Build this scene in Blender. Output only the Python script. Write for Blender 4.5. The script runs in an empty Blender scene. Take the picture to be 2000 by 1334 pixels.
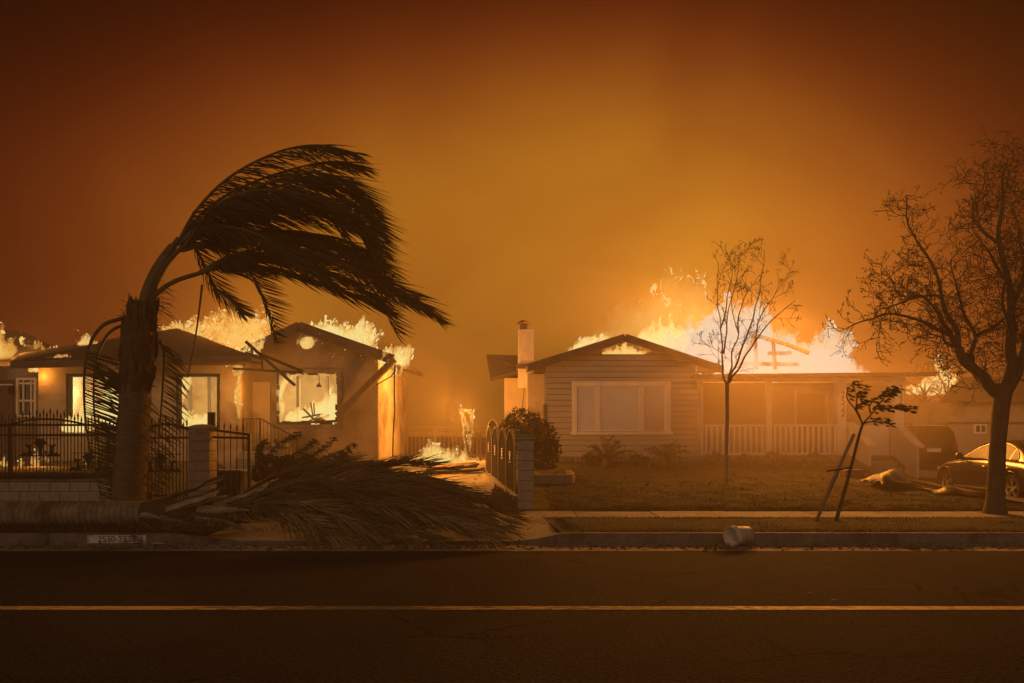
import bpy, bmesh, math, random
from mathutils import Vector, Matrix, noise as mnoise

# ------------------------------------------------------------------ camera, world, light, exposure
scene = bpy.context.scene
col = scene.collection
F, CH, HY = 1556.0, 1.7, 845.0          # focal length in photo pixels, eye height, horizon row

cam_d = bpy.data.cameras.new('camera')
cam = bpy.data.objects.new('camera', cam_d); col.objects.link(cam)
cam.location = (0, 0, CH); cam.rotation_euler = (math.radians(90), 0, 0)
cam_d.sensor_width = 36.0; cam_d.lens = 36.0 * F / 2000.0
cam_d.shift_y = (HY - 667.0) / 2000.0
cam_d.clip_end = 2000.0
scene.camera = cam

vs = scene.view_settings
vs.view_transform = 'Standard'; vs.look = 'None'; vs.exposure = 0.0; vs.gamma = 1.0
vs.use_curve_mapping = False
cy = scene.cycles
cy.use_denoising = True
cy.transparent_max_bounces = 24
cy.max_bounces = 6; cy.diffuse_bounces = 2; cy.glossy_bounces = 2; cy.transmission_bounces = 3; cy.volume_bounces = 0
cy.caustics_reflective = False; cy.caustics_refractive = False
cy.sample_clamp_indirect = 3.0; cy.sample_clamp_direct = 3.0
cy.use_adaptive_sampling = True; cy.adaptive_threshold = .015

def nd(nt, typ, **kw):
    n = nt.nodes.new(typ)
    for k, v in kw.items():
        if k.startswith('i_'):
            n.inputs[int(k[2:])].default_value = v
        else:
            setattr(n, k, v)
    return n

def mth(nt, op, a, b=None, c=None):
    n = nt.nodes.new('ShaderNodeMath'); n.operation = op
    for i, v in enumerate((a, b, c)):
        if v is None: continue
        if isinstance(v, (int, float)): n.inputs[i].default_value = v
        else: nt.links.new(v, n.inputs[i])
    return n.outputs[0]

# smoke-filled night sky: an orange glow over the burning block, fading to dark with angle
world = bpy.data.worlds.new('World'); scene.world = world; world.use_nodes = True
wt = world.node_tree; wt.nodes.clear()
tc = nd(wt, 'ShaderNodeTexCoord')
sep = nd(wt, 'ShaderNodeSeparateXYZ'); wt.links.new(tc.outputs['Generated'], sep.inputs[0])
sx, sy, sz = sep.outputs
az = mth(wt, 'ARCTAN2', sx, sy)
el = mth(wt, 'ARCSINE', sz)
nz = nd(wt, 'ShaderNodeTexNoise'); nz.inputs['Scale'].default_value = 3.0; nz.inputs['Detail'].default_value = 7; nz.inputs['Roughness'].default_value = .55; nz.inputs['Distortion'].default_value = .6
wt.links.new(tc.outputs['Generated'], nz.inputs['Vector'])
nv = mth(wt, 'MULTIPLY', mth(wt, 'SUBTRACT', nz.outputs['Fac'], .5), .85)
AZ0, EL0, SAL, SAR, SE = .11, .21, .57, .385, .24
dz_ = mth(wt, 'SUBTRACT', az, AZ0)
da = mth(wt, 'SUBTRACT', mth(wt, 'DIVIDE', mth(wt, 'MAXIMUM', dz_, 0.0), SAR), mth(wt, 'DIVIDE', mth(wt, 'MINIMUM', dz_, 0.0), SAL))
de = mth(wt, 'DIVIDE', mth(wt, 'MAXIMUM', mth(wt, 'SUBTRACT', el, EL0), 0.0), SE)
ex = mth(wt, 'EXPONENT', mth(wt, 'MULTIPLY', mth(wt, 'POWER', mth(wt, 'ADD', mth(wt, 'MULTIPLY', da, da), mth(wt, 'MULTIPLY', de, de)), 1.5), -1.0))
glow = mth(wt, 'MULTIPLY', mth(wt, 'MULTIPLY', ex, .44), mth(wt, 'ADD', 1.0, nv))
r = mth(wt, 'ADD', glow, .006)
g = mth(wt, 'MULTIPLY', r, mth(wt, 'ADD', .095, mth(wt, 'MULTIPLY', r, .66)))
b = mth(wt, 'MULTIPLY', r, .026)
cmb = nd(wt, 'ShaderNodeCombineXYZ')
for i, s in enumerate((r, g, b)): wt.links.new(s, cmb.inputs[i])
bg = nd(wt, 'ShaderNodeBackground'); wt.links.new(cmb.outputs[0], bg.inputs['Color']); bg.inputs['Strength'].default_value = 1.0
wo = nd(wt, 'ShaderNodeOutputWorld'); wt.links.new(bg.outputs[0], wo.inputs['Surface'])

# weak, very soft front fill light from behind the camera
sun_d = bpy.data.lights.new('sun', 'SUN'); sun_d.energy = .62; sun_d.angle = math.radians(70); sun_d.color = (1, .64, .40)
sun = bpy.data.objects.new('sun', sun_d); col.objects.link(sun)
sun.rotation_euler = (math.radians(70), 0, math.radians(-20))

# ------------------------------------------------------------------ helpers
rnd = random.Random(7)
def P(px, py, Y):
    return Vector(((px - 1000.0) / F * Y, Y, CH - (py - HY) / F * Y))
def smooth(a, b, x):
    t = max(0.0, min(1.0, (x - a) / (b - a))); return t * t * (3 - 2 * t)
def gz(x, y):
    t = max(0.0, min(1.0, (y - 15.7) / 9.3))
    base = .15 + .58 * t
    if y <= 15.7: return .15
    drive = .15 - .10 * smooth(15.7, 17.4, y) + .20 * max(0.0, min(1.0, (y - 18.0) / 14.0))
    k = smooth(9.4, 12.4, x)
    z = base * (1 - k) + drive * k
    kl = (1 - smooth(-8.4, -8.1, x)) * (1 if y > 16.05 else 0)
    z = z * (1 - kl) + .86 * kl
    return z

class MB:
    def __init__(s): s.v = []; s.f = []
    def add(s, vs_, fs):
        o = len(s.v); s.v.extend([Vector(p) for p in vs_]); s.f.extend([[o + i for i in f] for f in fs]); return s
    def box(s, x0, x1, y0, y1, z0, z1):
        return s.add([(x0,y0,z0),(x1,y0,z0),(x1,y1,z0),(x0,y1,z0),(x0,y0,z1),(x1,y0,z1),(x1,y1,z1),(x0,y1,z1)],
                     [(0,3,2,1),(4,5,6,7),(0,1,5,4),(1,2,6,5),(2,3,7,6),(3,0,4,7)])
    def bar(s, p, q, w, h, up=(0,0,1)):
        p, q = Vector(p), Vector(q); d = (q - p).normalized(); u = Vector(up)
        if abs(d.dot(u)) > .95: u = Vector((0, 1, 0))
        a = d.cross(u).normalized() * (w / 2); b = a.cross(d).normalized() * (h / 2)
        return s.add([p-a-b,p+a-b,p+a+b,p-a+b,q-a-b,q+a-b,q+a+b,q-a+b],
                     [(3,2,1,0),(4,5,6,7),(0,1,5,4),(1,2,6,5),(2,3,7,6),(3,0,4,7)])
    def tube(s, pts, rad, n=6, cap=True):
        pts = [Vector(p) for p in pts]; m = len(pts)
        if isinstance(rad, (int, float)): rad = [rad] * m
        o = len(s.v); prev = None
        for i, p in enumerate(pts):
            d = (pts[min(i+1, m-1)] - pts[max(i-1, 0)])
            d = d.normalized() if d.length > 1e-9 else Vector((0,0,1))
            if prev is None:
                u = Vector((0,0,1)) if abs(d.z) < .9 else Vector((1,0,0))
            else: u = prev
            a = d.cross(u)
            if a.length < 1e-6: a = d.cross(Vector((.3,.8,.2)))
            a.normalize(); b = a.cross(d).normalized(); prev = b
            for k in range(n):
                t = 2 * math.pi * k / n
                s.v.append(p + (a * math.cos(t) + b * math.sin(t)) * rad[i])
        for i in range(m - 1):
            for k in range(n):
                s.f.append([o+i*n+k, o+i*n+(k+1)%n, o+(i+1)*n+(k+1)%n, o+(i+1)*n+k])
        if cap:
            s.f.append([o+k for k in range(n)][::-1]); s.f.append([o+(m-1)*n+k for k in range(n)])
        return s
    def prism(s, pts, d):           # polygon (list of 3-D points) pushed by vector d
        n = len(pts); d = Vector(d); pts = [Vector(p) for p in pts]
        return s.add(pts + [p + d for p in pts],
                     [list(range(n))[::-1], [n+i for i in range(n)]] + [[i,(i+1)%n,n+(i+1)%n,n+i] for i in range(n)])
    def lathe(s, c, axis, prof, n=16, cap=True):   # prof: (distance along axis, radius)
        c, d = Vector(c), Vector(axis).normalized()
        u = Vector((0,0,1)) if abs(d.z) < .9 else Vector((1,0,0))
        a = d.cross(u).normalized(); b = a.cross(d).normalized(); o = len(s.v); m = len(prof)
        for t, r_ in prof:
            for k in range(n):
                th = 2*math.pi*k/n
                s.v.append(c + d*t + (a*math.cos(th)+b*math.sin(th))*r_)
        for i in range(m-1):
            for k in range(n):
                s.f.append([o+i*n+k, o+i*n+(k+1)%n, o+(i+1)*n+(k+1)%n, o+(i+1)*n+k])
        if cap:
            s.f.append([o+k for k in range(n)][::-1]); s.f.append([o+(m-1)*n+k for k in range(n)])
        return s
    def build(s, name, mat, parent=None, smooth_=False, local=False, bevel=0):
        me = bpy.data.meshes.new(name)
        off = Vector((0,0,0)) if (parent is None or local) else OFF.get(parent.name, Vector((0,0,0)))
        me.from_pydata([tuple(p - off) for p in s.v], [], s.f); me.update()
        bm = bmesh.new(); bm.from_mesh(me); bmesh.ops.recalc_face_normals(bm, faces=bm.faces)
        if bevel: bmesh.ops.bevel(bm, geom=list(bm.edges), offset=bevel, segments=1, affect='EDGES', clamp_overlap=True)
        bm.to_mesh(me); bm.free()
        if smooth_: me.polygons.foreach_set('use_smooth', [True]*len(me.polygons))
        me.materials.append(mat)
        o = bpy.data.objects.new(name, me); col.objects.link(o)
        if parent is not None:
            o.parent = parent; OFF[o.name] = off
        else: OFF[o.name] = Vector((0,0,0))
        return o
OFF = {}
def tag(o, label=None, cat=None, group=None, kind=None):
    if label: o['label'] = label
    if cat: o['category'] = cat
    if group: o['group'] = group
    if kind: o['kind'] = kind
    return o
def thing(name, loc, label, cat, group=None, rz=0):
    o = bpy.data.objects.new(name, None); col.objects.link(o); o.location = loc; o.rotation_euler = (0,0,rz)
    o.empty_display_size = .2
    OFF[o.name] = Vector(loc); return tag(o, label, cat, group)
def copy_part(src, parent, loc):     # same mesh data again under another parent
    c = src.copy(); col.objects.link(c); c.parent = parent; c.location = loc; OFF[c.name] = OFF.get(src.name, Vector()); return c
def cut(o, cutter_mb):
    c = cutter_mb.build('cutter', M['black'])
    c.location = OFF[o.name] * -1
    m = o.modifiers.new('b', 'BOOLEAN'); m.operation = 'DIFFERENCE'; m.object = c; m.solver = 'EXACT'
    bpy.context.view_layer.update()
    # evaluate with both in the same local frame
    pm = o.parent; o.parent = None
    bpy.context.view_layer.update()
    dg = bpy.context.evaluated_depsgraph_get()
    me = bpy.data.meshes.new_from_object(o.evaluated_get(dg))
    o.modifiers.clear(); o.data = me; o.parent = pm
    bpy.data.objects.remove(c)
    return o

# ------------------------------------------------------------------ materials
M = {}
def mat(name, c1, c2=None, scale=4.0, rough=.85, bump=0.0, bscale=None, detail=6, metal=0.0, spec=.3, stretch=None, c3=None, s3=None):
    m = bpy.data.materials.new(name); m.use_nodes = True; nt = m.node_tree
    p = nt.nodes['Principled BSDF']
    p.inputs['Roughness'].default_value = rough; p.inputs['Metallic'].default_value = metal
    p.inputs['Specular IOR Level'].default_value = spec
    c2 = c2 or tuple(x * .7 for x in c1)
    t = nd(nt, 'ShaderNodeTexCoord'); src = t.outputs['Object']
    if stretch:
        mp = nd(nt, 'ShaderNodeMapping'); mp.inputs['Scale'].default_value = stretch; nt.links.new(src, mp.inputs[0]); src = mp.outputs[0]
    n = nd(nt, 'ShaderNodeTexNoise'); n.inputs['Scale'].default_value = scale; n.inputs['Detail'].default_value = detail; n.inputs['Roughness'].default_value = .62
    nt.links.new(src, n.inputs['Vector'])
    rp = nd(nt, 'ShaderNodeValToRGB'); rp.color_ramp.elements[0].position = .32; rp.color_ramp.elements[1].position = .68
    rp.color_ramp.elements[0].color = (*c2, 1); rp.color_ramp.elements[1].color = (*c1, 1)
    nt.links.new(n.outputs['Fac'], rp.inputs[0]); out = rp.outputs[0]
    if c3:
        n3 = nd(nt, 'ShaderNodeTexNoise'); n3.inputs['Scale'].default_value = s3 or 1.0; n3.inputs['Detail'].default_value = 5
        nt.links.new(src, n3.inputs['Vector'])
        r3 = nd(nt, 'ShaderNodeValToRGB'); r3.color_ramp.elements[0].position = .52; r3.color_ramp.elements[1].position = .66
        nt.links.new(n3.outputs['Fac'], r3.inputs[0])
        mx = nd(nt, 'ShaderNodeMixRGB'); nt.links.new(r3.outputs[0], mx.inputs[0]); nt.links.new(out, mx.inputs[1]); mx.inputs[2].default_value = (*c3, 1); out = mx.outputs[0]
    nt.links.new(out, p.inputs['Base Color'])
    if bump:
        nb = nd(nt, 'ShaderNodeTexNoise'); nb.inputs['Scale'].default_value = bscale or scale * 4; nb.inputs['Detail'].default_value = 5
        nt.links.new(src, nb.inputs['Vector'])
        bp = nd(nt, 'ShaderNodeBump'); bp.inputs['Strength'].default_value = 1.0; bp.inputs['Distance'].default_value = bump
        nt.links.new(nb.outputs['Fac'], bp.inputs['Height']); nt.links.new(bp.outputs[0], p.inputs['Normal'])
    M[name] = m; return m

mat('black', (.01,.01,.01))
mat('concrete', (.34,.31,.27), (.22,.20,.17), 3, .9, .004, 40, c3=(.12,.11,.09), s3=.9)
mat('kerb', (.19,.17,.145), (.10,.09,.08), 5, .9, .006, 30, c3=(.08,.07,.06), s3=1.6)
mat('block', (.36,.33,.28), (.25,.23,.19), 9, .95, .006, 60)
mat('mortar', (.16,.15,.13), None, 9, .95)
mat('stucco', (.42,.37,.29), (.33,.28,.21), 2.2, .95, .008, 45, c3=(.16,.12,.09), s3=.7)
mat('stucco_soot', (.20,.16,.12), (.09,.07,.05), 1.3, .95, .008, 45, c3=(.34,.29,.22), s3=.9)
mat('plaster', (.62,.55,.42), (.45,.38,.27), 2.0, .95, c3=(.25,.18,.10), s3=1.1)
mat('siding', (.40,.38,.33), (.32,.30,.26), 1.6, .7, .002, 20, stretch=(.4,1,4))
mat('white_trim', (.78,.76,.70), (.66,.63,.57), 3, .6)
mat('dark_fascia', (.13,.10,.08), (.06,.05,.04), 3, .8)
mat('roof', (.09,.08,.075), (.045,.04,.035), 6, .95, .02, 18)
mat('char', (.035,.03,.027), (.012,.01,.01), 7, .95, .015, 20)
mat('wood', (.16,.11,.07), (.07,.05,.035), 3, .9, .004, 30, stretch=(6,6,.8))
mat('iron', (.022,.02,.018), (.012,.011,.01), 9, .55, 0, None, 4, .4)
mat('iron_brown', (.09,.06,.04), (.05,.035,.025), 9, .7)
mat('blind', (.62,.57,.48), (.5,.46,.38), 1.5, .6)
mat('stone', (.26,.22,.18), (.12,.10,.08), 5, .95, .02, 14)
mat('soil', (.09,.07,.05), (.04,.03,.02), 7, 1, .02, 30)
mat('brick_white', (.66,.62,.55), (.5,.46,.4), 6, .9, .004, 30)
mat('metal', (.30,.28,.26), (.2,.18,.17), 4, .4, metal=.8)
mat('rust', (.15,.09,.06), (.09,.05,.03), 5, .8)
mat('wire', (.03,.028,.025), None, 5, .7)

def glass(name, colr, rough=.06):
    m = bpy.data.materials.new(name); m.use_nodes = True; p = m.node_tree.nodes['Principled BSDF']
    p.inputs['Base Color'].default_value = (*colr, 1); p.inputs['Roughness'].default_value = rough; p.inputs['Specular IOR Level'].default_value = .8
    nt = m.node_tree; t = nd(nt, 'ShaderNodeTexCoord'); n = nd(nt, 'ShaderNodeTexNoise'); n.inputs['Scale'].default_value = 1.3
    nt.links.new(t.outputs['Object'], n.inputs['Vector']); b_ = nd(nt, 'ShaderNodeBump'); b_.inputs['Distance'].default_value = .004
    nt.links.new(n.outputs['Fac'], b_.inputs['Height']); nt.links.new(b_.outputs[0], p.inputs['Normal'])
    M[name] = m; return m
glass('glass', (.02,.018,.015))
def clear_glass():
    m = bpy.data.materials.new('clear_glass'); m.use_nodes = True; nt = m.node_tree; nt.nodes.clear()
    o = nd(nt, 'ShaderNodeOutputMaterial'); t = nd(nt, 'ShaderNodeBsdfTransparent'); g_ = nd(nt, 'ShaderNodeBsdfGlossy'); g_.inputs['Roughness'].default_value = .05
    mx = nd(nt, 'ShaderNodeMixShader'); mx.inputs[0].default_value = .10; nt.links.new(t.outputs[0], mx.inputs[1]); nt.links.new(g_.outputs[0], mx.inputs[2]); nt.links.new(mx.outputs[0], o.inputs['Surface'])
    M['clear_glass'] = m
clear_glass()

def asphalt():
    m = mat('asphalt', (.031,.029,.028), (.020,.019,.018), 1.1, .95, .03, 26, c3=(.037,.034,.032), s3=.35, spec=.08)
    nt = m.node_tree; p = nt.nodes['Principled BSDF']
    t = nd(nt, 'ShaderNodeTexCoord')
    n = nd(nt, 'ShaderNodeTexNoise'); n.inputs['Scale'].default_value = 32; n.inputs['Detail'].default_value = 4; n.inputs['Roughness'].default_value = .8; nt.links.new(t.outputs['Object'], n.inputs['Vector'])
    rp = nd(nt, 'ShaderNodeValToRGB'); rp.color_ramp.elements[0].position = .35; rp.color_ramp.elements[0].color = (.08,.08,.08,1); rp.color_ramp.elements[1].position = .64; rp.color_ramp.elements[1].color = (2.2,2.1,2.0,1)
    nt.links.new(n.outputs['Fac'], rp.inputs[0])
    # wandering cracks: voronoi cell borders on a warped lookup
    nw = nd(nt, 'ShaderNodeTexNoise'); nw.inputs['Scale'].default_value = 1.6; nw.inputs['Detail'].default_value = 6; nt.links.new(t.outputs['Object'], nw.inputs['Vector'])
    ad = nd(nt, 'ShaderNodeMixRGB'); ad.blend_type = 'ADD'; ad.inputs[0].default_value = .9; nt.links.new(t.outputs['Object'], ad.inputs[1]); nt.links.new(nw.outputs['Color'], ad.inputs[2])
    vo = nd(nt, 'ShaderNodeTexVoronoi', feature='DISTANCE_TO_EDGE'); vo.inputs['Scale'].default_value = .42; nt.links.new(ad.outputs[0], vo.inputs['Vector'])
    rc = nd(nt, 'ShaderNodeValToRGB'); rc.color_ramp.elements[0].position = .002; rc.color_ramp.elements[0].color = (.12,.12,.12,1); rc.color_ramp.elements[1].position = .014
    nt.links.new(vo.outputs['Distance'], rc.inputs[0])
    nm = nd(nt, 'ShaderNodeTexNoise'); nm.inputs['Scale'].default_value = .55; nm.inputs['Detail'].default_value = 2; nt.links.new(t.outputs['Object'], nm.inputs['Vector'])
    rm_ = nd(nt, 'ShaderNodeValToRGB'); rm_.color_ramp.elements[0].position = .46; rm_.color_ramp.elements[1].position = .56; nt.links.new(nm.outputs['Fac'], rm_.inputs[0])
    mk = nd(nt, 'ShaderNodeMixRGB'); nt.links.new(rm_.outputs[0], mk.inputs[0]); mk.inputs[1].default_value = (1,1,1,1); nt.links.new(rc.outputs[0], mk.inputs[2])
    src = p.inputs['Base Color'].links[0].from_socket
    m1 = nd(nt, 'ShaderNodeMixRGB'); m1.blend_type = 'MULTIPLY'; m1.inputs[0].default_value = 1; nt.links.new(src, m1.inputs[1]); nt.links.new(rp.outputs[0], m1.inputs[2])
    m2 = nd(nt, 'ShaderNodeMixRGB'); m2.blend_type = 'MULTIPLY'; m2.inputs[0].default_value = 1; nt.links.new(m1.outputs[0], m2.inputs[1]); nt.links.new(mk.outputs[0], m2.inputs[2])
    nt.links.new(m2.outputs[0], p.inputs['Base Color'])
asphalt()
def paint(name, colr, wear):
    m = bpy.data.materials.new(name); m.use_nodes = True; nt = m.node_tree; p = nt.nodes['Principled BSDF']; p.inputs['Roughness'].default_value = .7
    t = nd(nt, 'ShaderNodeTexCoord'); mp = nd(nt, 'ShaderNodeMapping'); mp.inputs['Scale'].default_value = (1, 5, 1); nt.links.new(t.outputs['Object'], mp.inputs[0])
    n = nd(nt, 'ShaderNodeTexNoise'); n.inputs['Scale'].default_value = 6; n.inputs['Detail'].default_value = 10; n.inputs['Roughness'].default_value = .75; nt.links.new(mp.outputs[0], n.inputs['Vector'])
    n2 = nd(nt, 'ShaderNodeTexNoise'); n2.inputs['Scale'].default_value = .30; n2.inputs['Detail'].default_value = 3; nt.links.new(t.outputs['Object'], n2.inputs['Vector'])
    s_ = mth(nt, 'ADD', n.outputs['Fac'], mth(nt, 'MULTIPLY', mth(nt, 'SUBTRACT', n2.outputs['Fac'], .5), .9))
    rp = nd(nt, 'ShaderNodeValToRGB'); rp.color_ramp.elements[0].position = wear; rp.color_ramp.elements[0].color = (.055,.05,.045,1)
    rp.color_ramp.elements[1].position = wear + .12; rp.color_ramp.elements[1].color = (*colr, 1)
    nt.links.new(s_, rp.inputs[0]); nt.links.new(rp.outputs[0], p.inputs['Base Color']); M[name] = m
paint('yellow_paint', (.90,.62,.16), .46)
paint('white_paint', (.62,.60,.55), .36)
mat('grass', (.060,.058,.022), (.032,.030,.012), 5, 1, .02, 60, c3=(.085,.065,.030), s3=.8)
mat('grass_blade', (.085,.080,.030), (.05,.042,.018), 3, .9)

# fire: glowing gas; how far you look through it sets how hot it looks (orange at thin edges, pale where deep)
def fire(name, core, sig):
    m = bpy.data.materials.new(name); m.use_nodes = True; nt = m.node_tree; nt.nodes.clear()
    o = nd(nt, 'ShaderNodeOutputMaterial'); tr = nd(nt, 'ShaderNodeBsdfTransparent'); nt.links.new(tr.outputs[0], o.inputs['Surface'])
    ab = nd(nt, 'ShaderNodeVolumeAbsorption'); d = max(sig); ab.inputs['Density'].default_value = d
    ab.inputs['Color'].default_value = tuple(1-q/d for q in sig) + (1,)
    em = nd(nt, 'ShaderNodeEmission'); e = [c*q for c, q in zip(core, sig)]; k = max(e)
    em.inputs['Color'].default_value = (e[0]/k, e[1]/k, e[2]/k, 1); em.inputs['Strength'].default_value = k
    ad = nd(nt, 'ShaderNodeAddShader'); nt.links.new(ab.outputs[0], ad.inputs[0]); nt.links.new(em.outputs[0], ad.inputs[1]); nt.links.new(ad.outputs[0], o.inputs['Volume'])
    M[name] = m; return m
fire('fire_white', (.66,.60,.46), (7, 4.0, 2.6))
fire('fire_yellow', (1.0,.82,.34), (11, 5.0, 2.6))
fire('smoke_glow', (.70,.55,.22), (.55, .36, .22))  # fire-lit smoke plume; its brightness is put in as emission
fire('fire_orange', (.92,.66,.22), (4.5, 2.2, 1.0))
_m = bpy.data.materials.new('ember'); _m.use_nodes = True; _nt = _m.node_tree; _nt.nodes.clear()
_o = nd(_nt, 'ShaderNodeOutputMaterial'); _e = nd(_nt, 'ShaderNodeEmission'); _e.inputs['Color'].default_value = (1,.6,.16,1); _e.inputs['Strength'].default_value = .9
_nt.links.new(_e.outputs[0], _o.inputs['Surface']); M['ember'] = _m

# a displaced-blob flame body; puffs: (x, y, z of base, half width, height, lean)
_ico = {}
def ico(n):
    if n not in _ico:
        bm = bmesh.new(); bmesh.ops.create_icosphere(bm, subdivisions=n, radius=1.0)
        bm.verts.ensure_lookup_table()
        _ico[n] = ([v.co.copy() for v in bm.verts], [[v.index for v in f.verts] for f in bm.faces]); bm.free()
    return _ico[n]
def flame(name, puffs, matn, label, parent=None, sub=4, amp=.55, seed=0, group=None, depth=.7, parts=False):
    if parts:
        c = puffs[0]; t = thing(name, (c[0], c[1], c[2]), label, 'flame', group)
        for i, p_ in enumerate(puffs): flame('tongue', [p_], matn, None, t, sub, amp, seed*31+i, None, depth)
        return t
    mb = MB(); V, FC = ico(sub); rr = random.Random(seed)
    for (x, y, z, w, h, lean) in puffs:
        off = Vector((rr.uniform(-50,50), rr.uniform(-50,50), rr.uniform(-50,50)))
        vs_ = []
        for v in V:
            q = Vector((v.x, v.y, v.z * .8))
            n1 = mnoise.fractal(q * 1.5 + off, 1.0, 2.0, 5)
            n2 = mnoise.fractal(q * 5.0 + off * 1.7, .8, 2.1, 4)
            k = 1 + amp * n1 * (1.0 if v.z > -.3 else .5) + .16 * n2 * (.6 + .6 * max(0, v.z))
            t = (v.z + 1) / 2
            zz = t ** 1.15 * h * max(.25, k)
            ww = w * k * (1.0 - .45 * t ** 1.6)
            vs_.append((x + v.x * ww + lean * t * t * h + .10 * h * n2 * t, y + v.y * ww * depth, z + zz))
        mb.add(vs_, FC)
    o = mb.build(name, M[matn], None, True)
    hmax = max(p_[4] for p_ in puffs)
    md = o.modifiers.new('r', 'REMESH'); md.mode = 'VOXEL'; md.voxel_size = .045 if hmax > 1.2 else (.028 if hmax > .5 else .018)
    bpy.context.view_layer.update()
    me = bpy.data.meshes.new_from_object(o.evaluated_get(bpy.context.evaluated_depsgraph_get()))
    o.modifiers.clear(); o.data = me; me.materials.clear(); me.materials.append(M[matn])
    # turbulence: drag the surface into wisps, more so towards the tips
    z0 = min(p_[2] for p_ in puffs); sc_ = max(.25, min(1.0, hmax))
    off = OFF.get(parent.name, Vector()) if parent is not None else Vector()
    for v in me.vertices:
        p_ = v.co; k = (.35 + min(1.0, max(0, p_.z-z0)/hmax)) * sc_
        q_ = Vector((p_.x, p_.y, p_.z*.55)) + Vector((seed*1.3, 0, 0))
        w1 = mnoise.turbulence_vector(q_*(2.2/sc_), 3, False); w2 = mnoise.noise_vector(q_*(9.0/sc_)); w3 = mnoise.noise_vector(q_*(22.0/sc_))
        dv_ = w1*.17*k + w2*.085*k + w3*.03*k; dv_.z *= 1.5; dv_.x += .05*k*w1.z
        v.co = p_ + dv_ - off
    me.polygons.foreach_set('use_smooth', [True]*len(me.polygons))
    if parent is None: tag(o, label, 'flame', group)
    else: o.parent = parent; OFF[o.name] = off
    return o
FIRE_K = 3.2
def firelight(name, p, watts, parent, size=.35, colr=(1, .33, .040)):
    d = bpy.data.lights.new(name, 'POINT'); d.energy = watts * FIRE_K; d.color = colr; d.shadow_soft_size = size
    o = bpy.data.objects.new(name, d); col.objects.link(o); o.parent = parent
    o.location = Vector(p) - (OFF[parent.name] if parent else Vector((0,0,0)))
    return o

# ================================================================== SETTING
ROAD_E, KERB_F, KERB_B, WALK_F, WALK_B = 11.4, 12.2, 12.36, 14.55, 15.7
def grid(name, xs, ys, zf, m, kind='structure'):
    mb = MB(); vs_ = [(x, y, zf(x, y)) for y in ys for x in xs]; n = len(xs)
    fs = [[j*n+i, j*n+i+1, (j+1)*n+i+1, (j+1)*n+i] for j in range(len(ys)-1) for i in range(n-1)]
    mb.add(vs_, fs); o = mb.build(name, m, None, True); o['kind'] = kind; return o
def frange(a, b, n): return [a + (b-a)*i/n for i in range(n+1)]

grid('ground', [-130, 130], [-60, 160], lambda x, y: -.35, M['soil'])
grid('road', [-130, 130], [-60, ROAD_E], lambda x, y: 0.0, M['asphalt'])
ln = grid('centre_line', frange(-130, 130, 40), [7.63, 7.79], lambda x, y: .004, M['yellow_paint'])
grid('second_line', frange(13.2, 60, 10), [7.36, 7.44], lambda x, y: .004, M['yellow_paint']).name = 'centre_line'
grid('gutter', frange(-130, 130, 60), [ROAD_E, ROAD_E+.4, KERB_F], lambda x, y: .006 - .02*(y-ROAD_E), M['concrete'])

# kerb in cast lengths; it dips to a ramp where the drive meets the street
RX0, RX1, RX2, RX3 = -5.2, -4.3, .25, .75
def kerb_h(x):
    if x <= RX0 or x >= RX3: return .15
    if x < RX1: return .15 - .12*(x-RX0)/(RX1-RX0)
    if x > RX2: return .03 + .12*(x-RX2)/(RX3-RX2)
    return .03
kerb = thing('kerb', (0, KERB_F, 0), None, None); kerb['kind'] = 'structure'
x = -30.5
while x < 32:
    L = 2.6
    mb = MB(); n = 8
    xs = [x + .006 + (L-.012)*i/n for i in range(n+1)]
    prof = [(KERB_F, -.1), (KERB_F+.012, None), (KERB_B-.01, None), (KERB_B, -.1)]
    vs_ = []
    for xx in xs:
        h = kerb_h(xx) + .003*mnoise.noise(Vector((xx*3, 0, 0)))
        vs_ += [(xx, KERB_F, -.1), (xx, KERB_F+.006, h-.02), (xx, KERB_F+.03, h+.004), (xx, KERB_B, h+.004), (xx, KERB_B, -.1)]
    fs = []
    for i in range(n):
        for k in range(4): fs.append([i*5+k, (i+1)*5+k, (i+1)*5+k+1, i*5+k+1])
    fs += [[0,1,2,3,4], [n*5+k for k in (4,3,2,1,0)]]
    mb.add(vs_, fs).build('kerb_stone', M['kerb'], kerb, True)
    x += L

# sidewalk slabs, drive apron slabs
walk = thing('sidewalk', (0, WALK_F, .1), None, None); walk['kind'] = 'structure'
x = -30.3
while x < 32:
    dz = rnd.uniform(-.004, .004)
    MB().box(x+.006, x+1.494, WALK_F, WALK_B-.01, .02, .152+dz).build('slab', M['concrete'], walk, bevel=.008)
    x += 1.5
apron = thing('drive_apron', (-2, KERB_B, 0), None, None); apron['kind'] = 'structure'
for i, (a0, a1, b0, b1) in enumerate([(-4.9,-2.0,-4.75,-2.0), (-2.0,.80,-2.0,.58)]):
    mb = MB(); n = 6; vs_ = []
    for j in range(n+1):
        t = j/n; y = KERB_B+.004 + (WALK_F-.006-KERB_B)*t
        z = .034 + .12*t
        xa, xb = a0 + (b0-a0)*t + .004, a1 + (b1-a1)*t - .004
        vs_ += [(xa, y, z), (xb, y, z)]
    mb.add(vs_, [[2*j,2*j+1,2*j+3,2*j+2] for j in range(n)]).build('slab', M['concrete'], apron)

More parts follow.
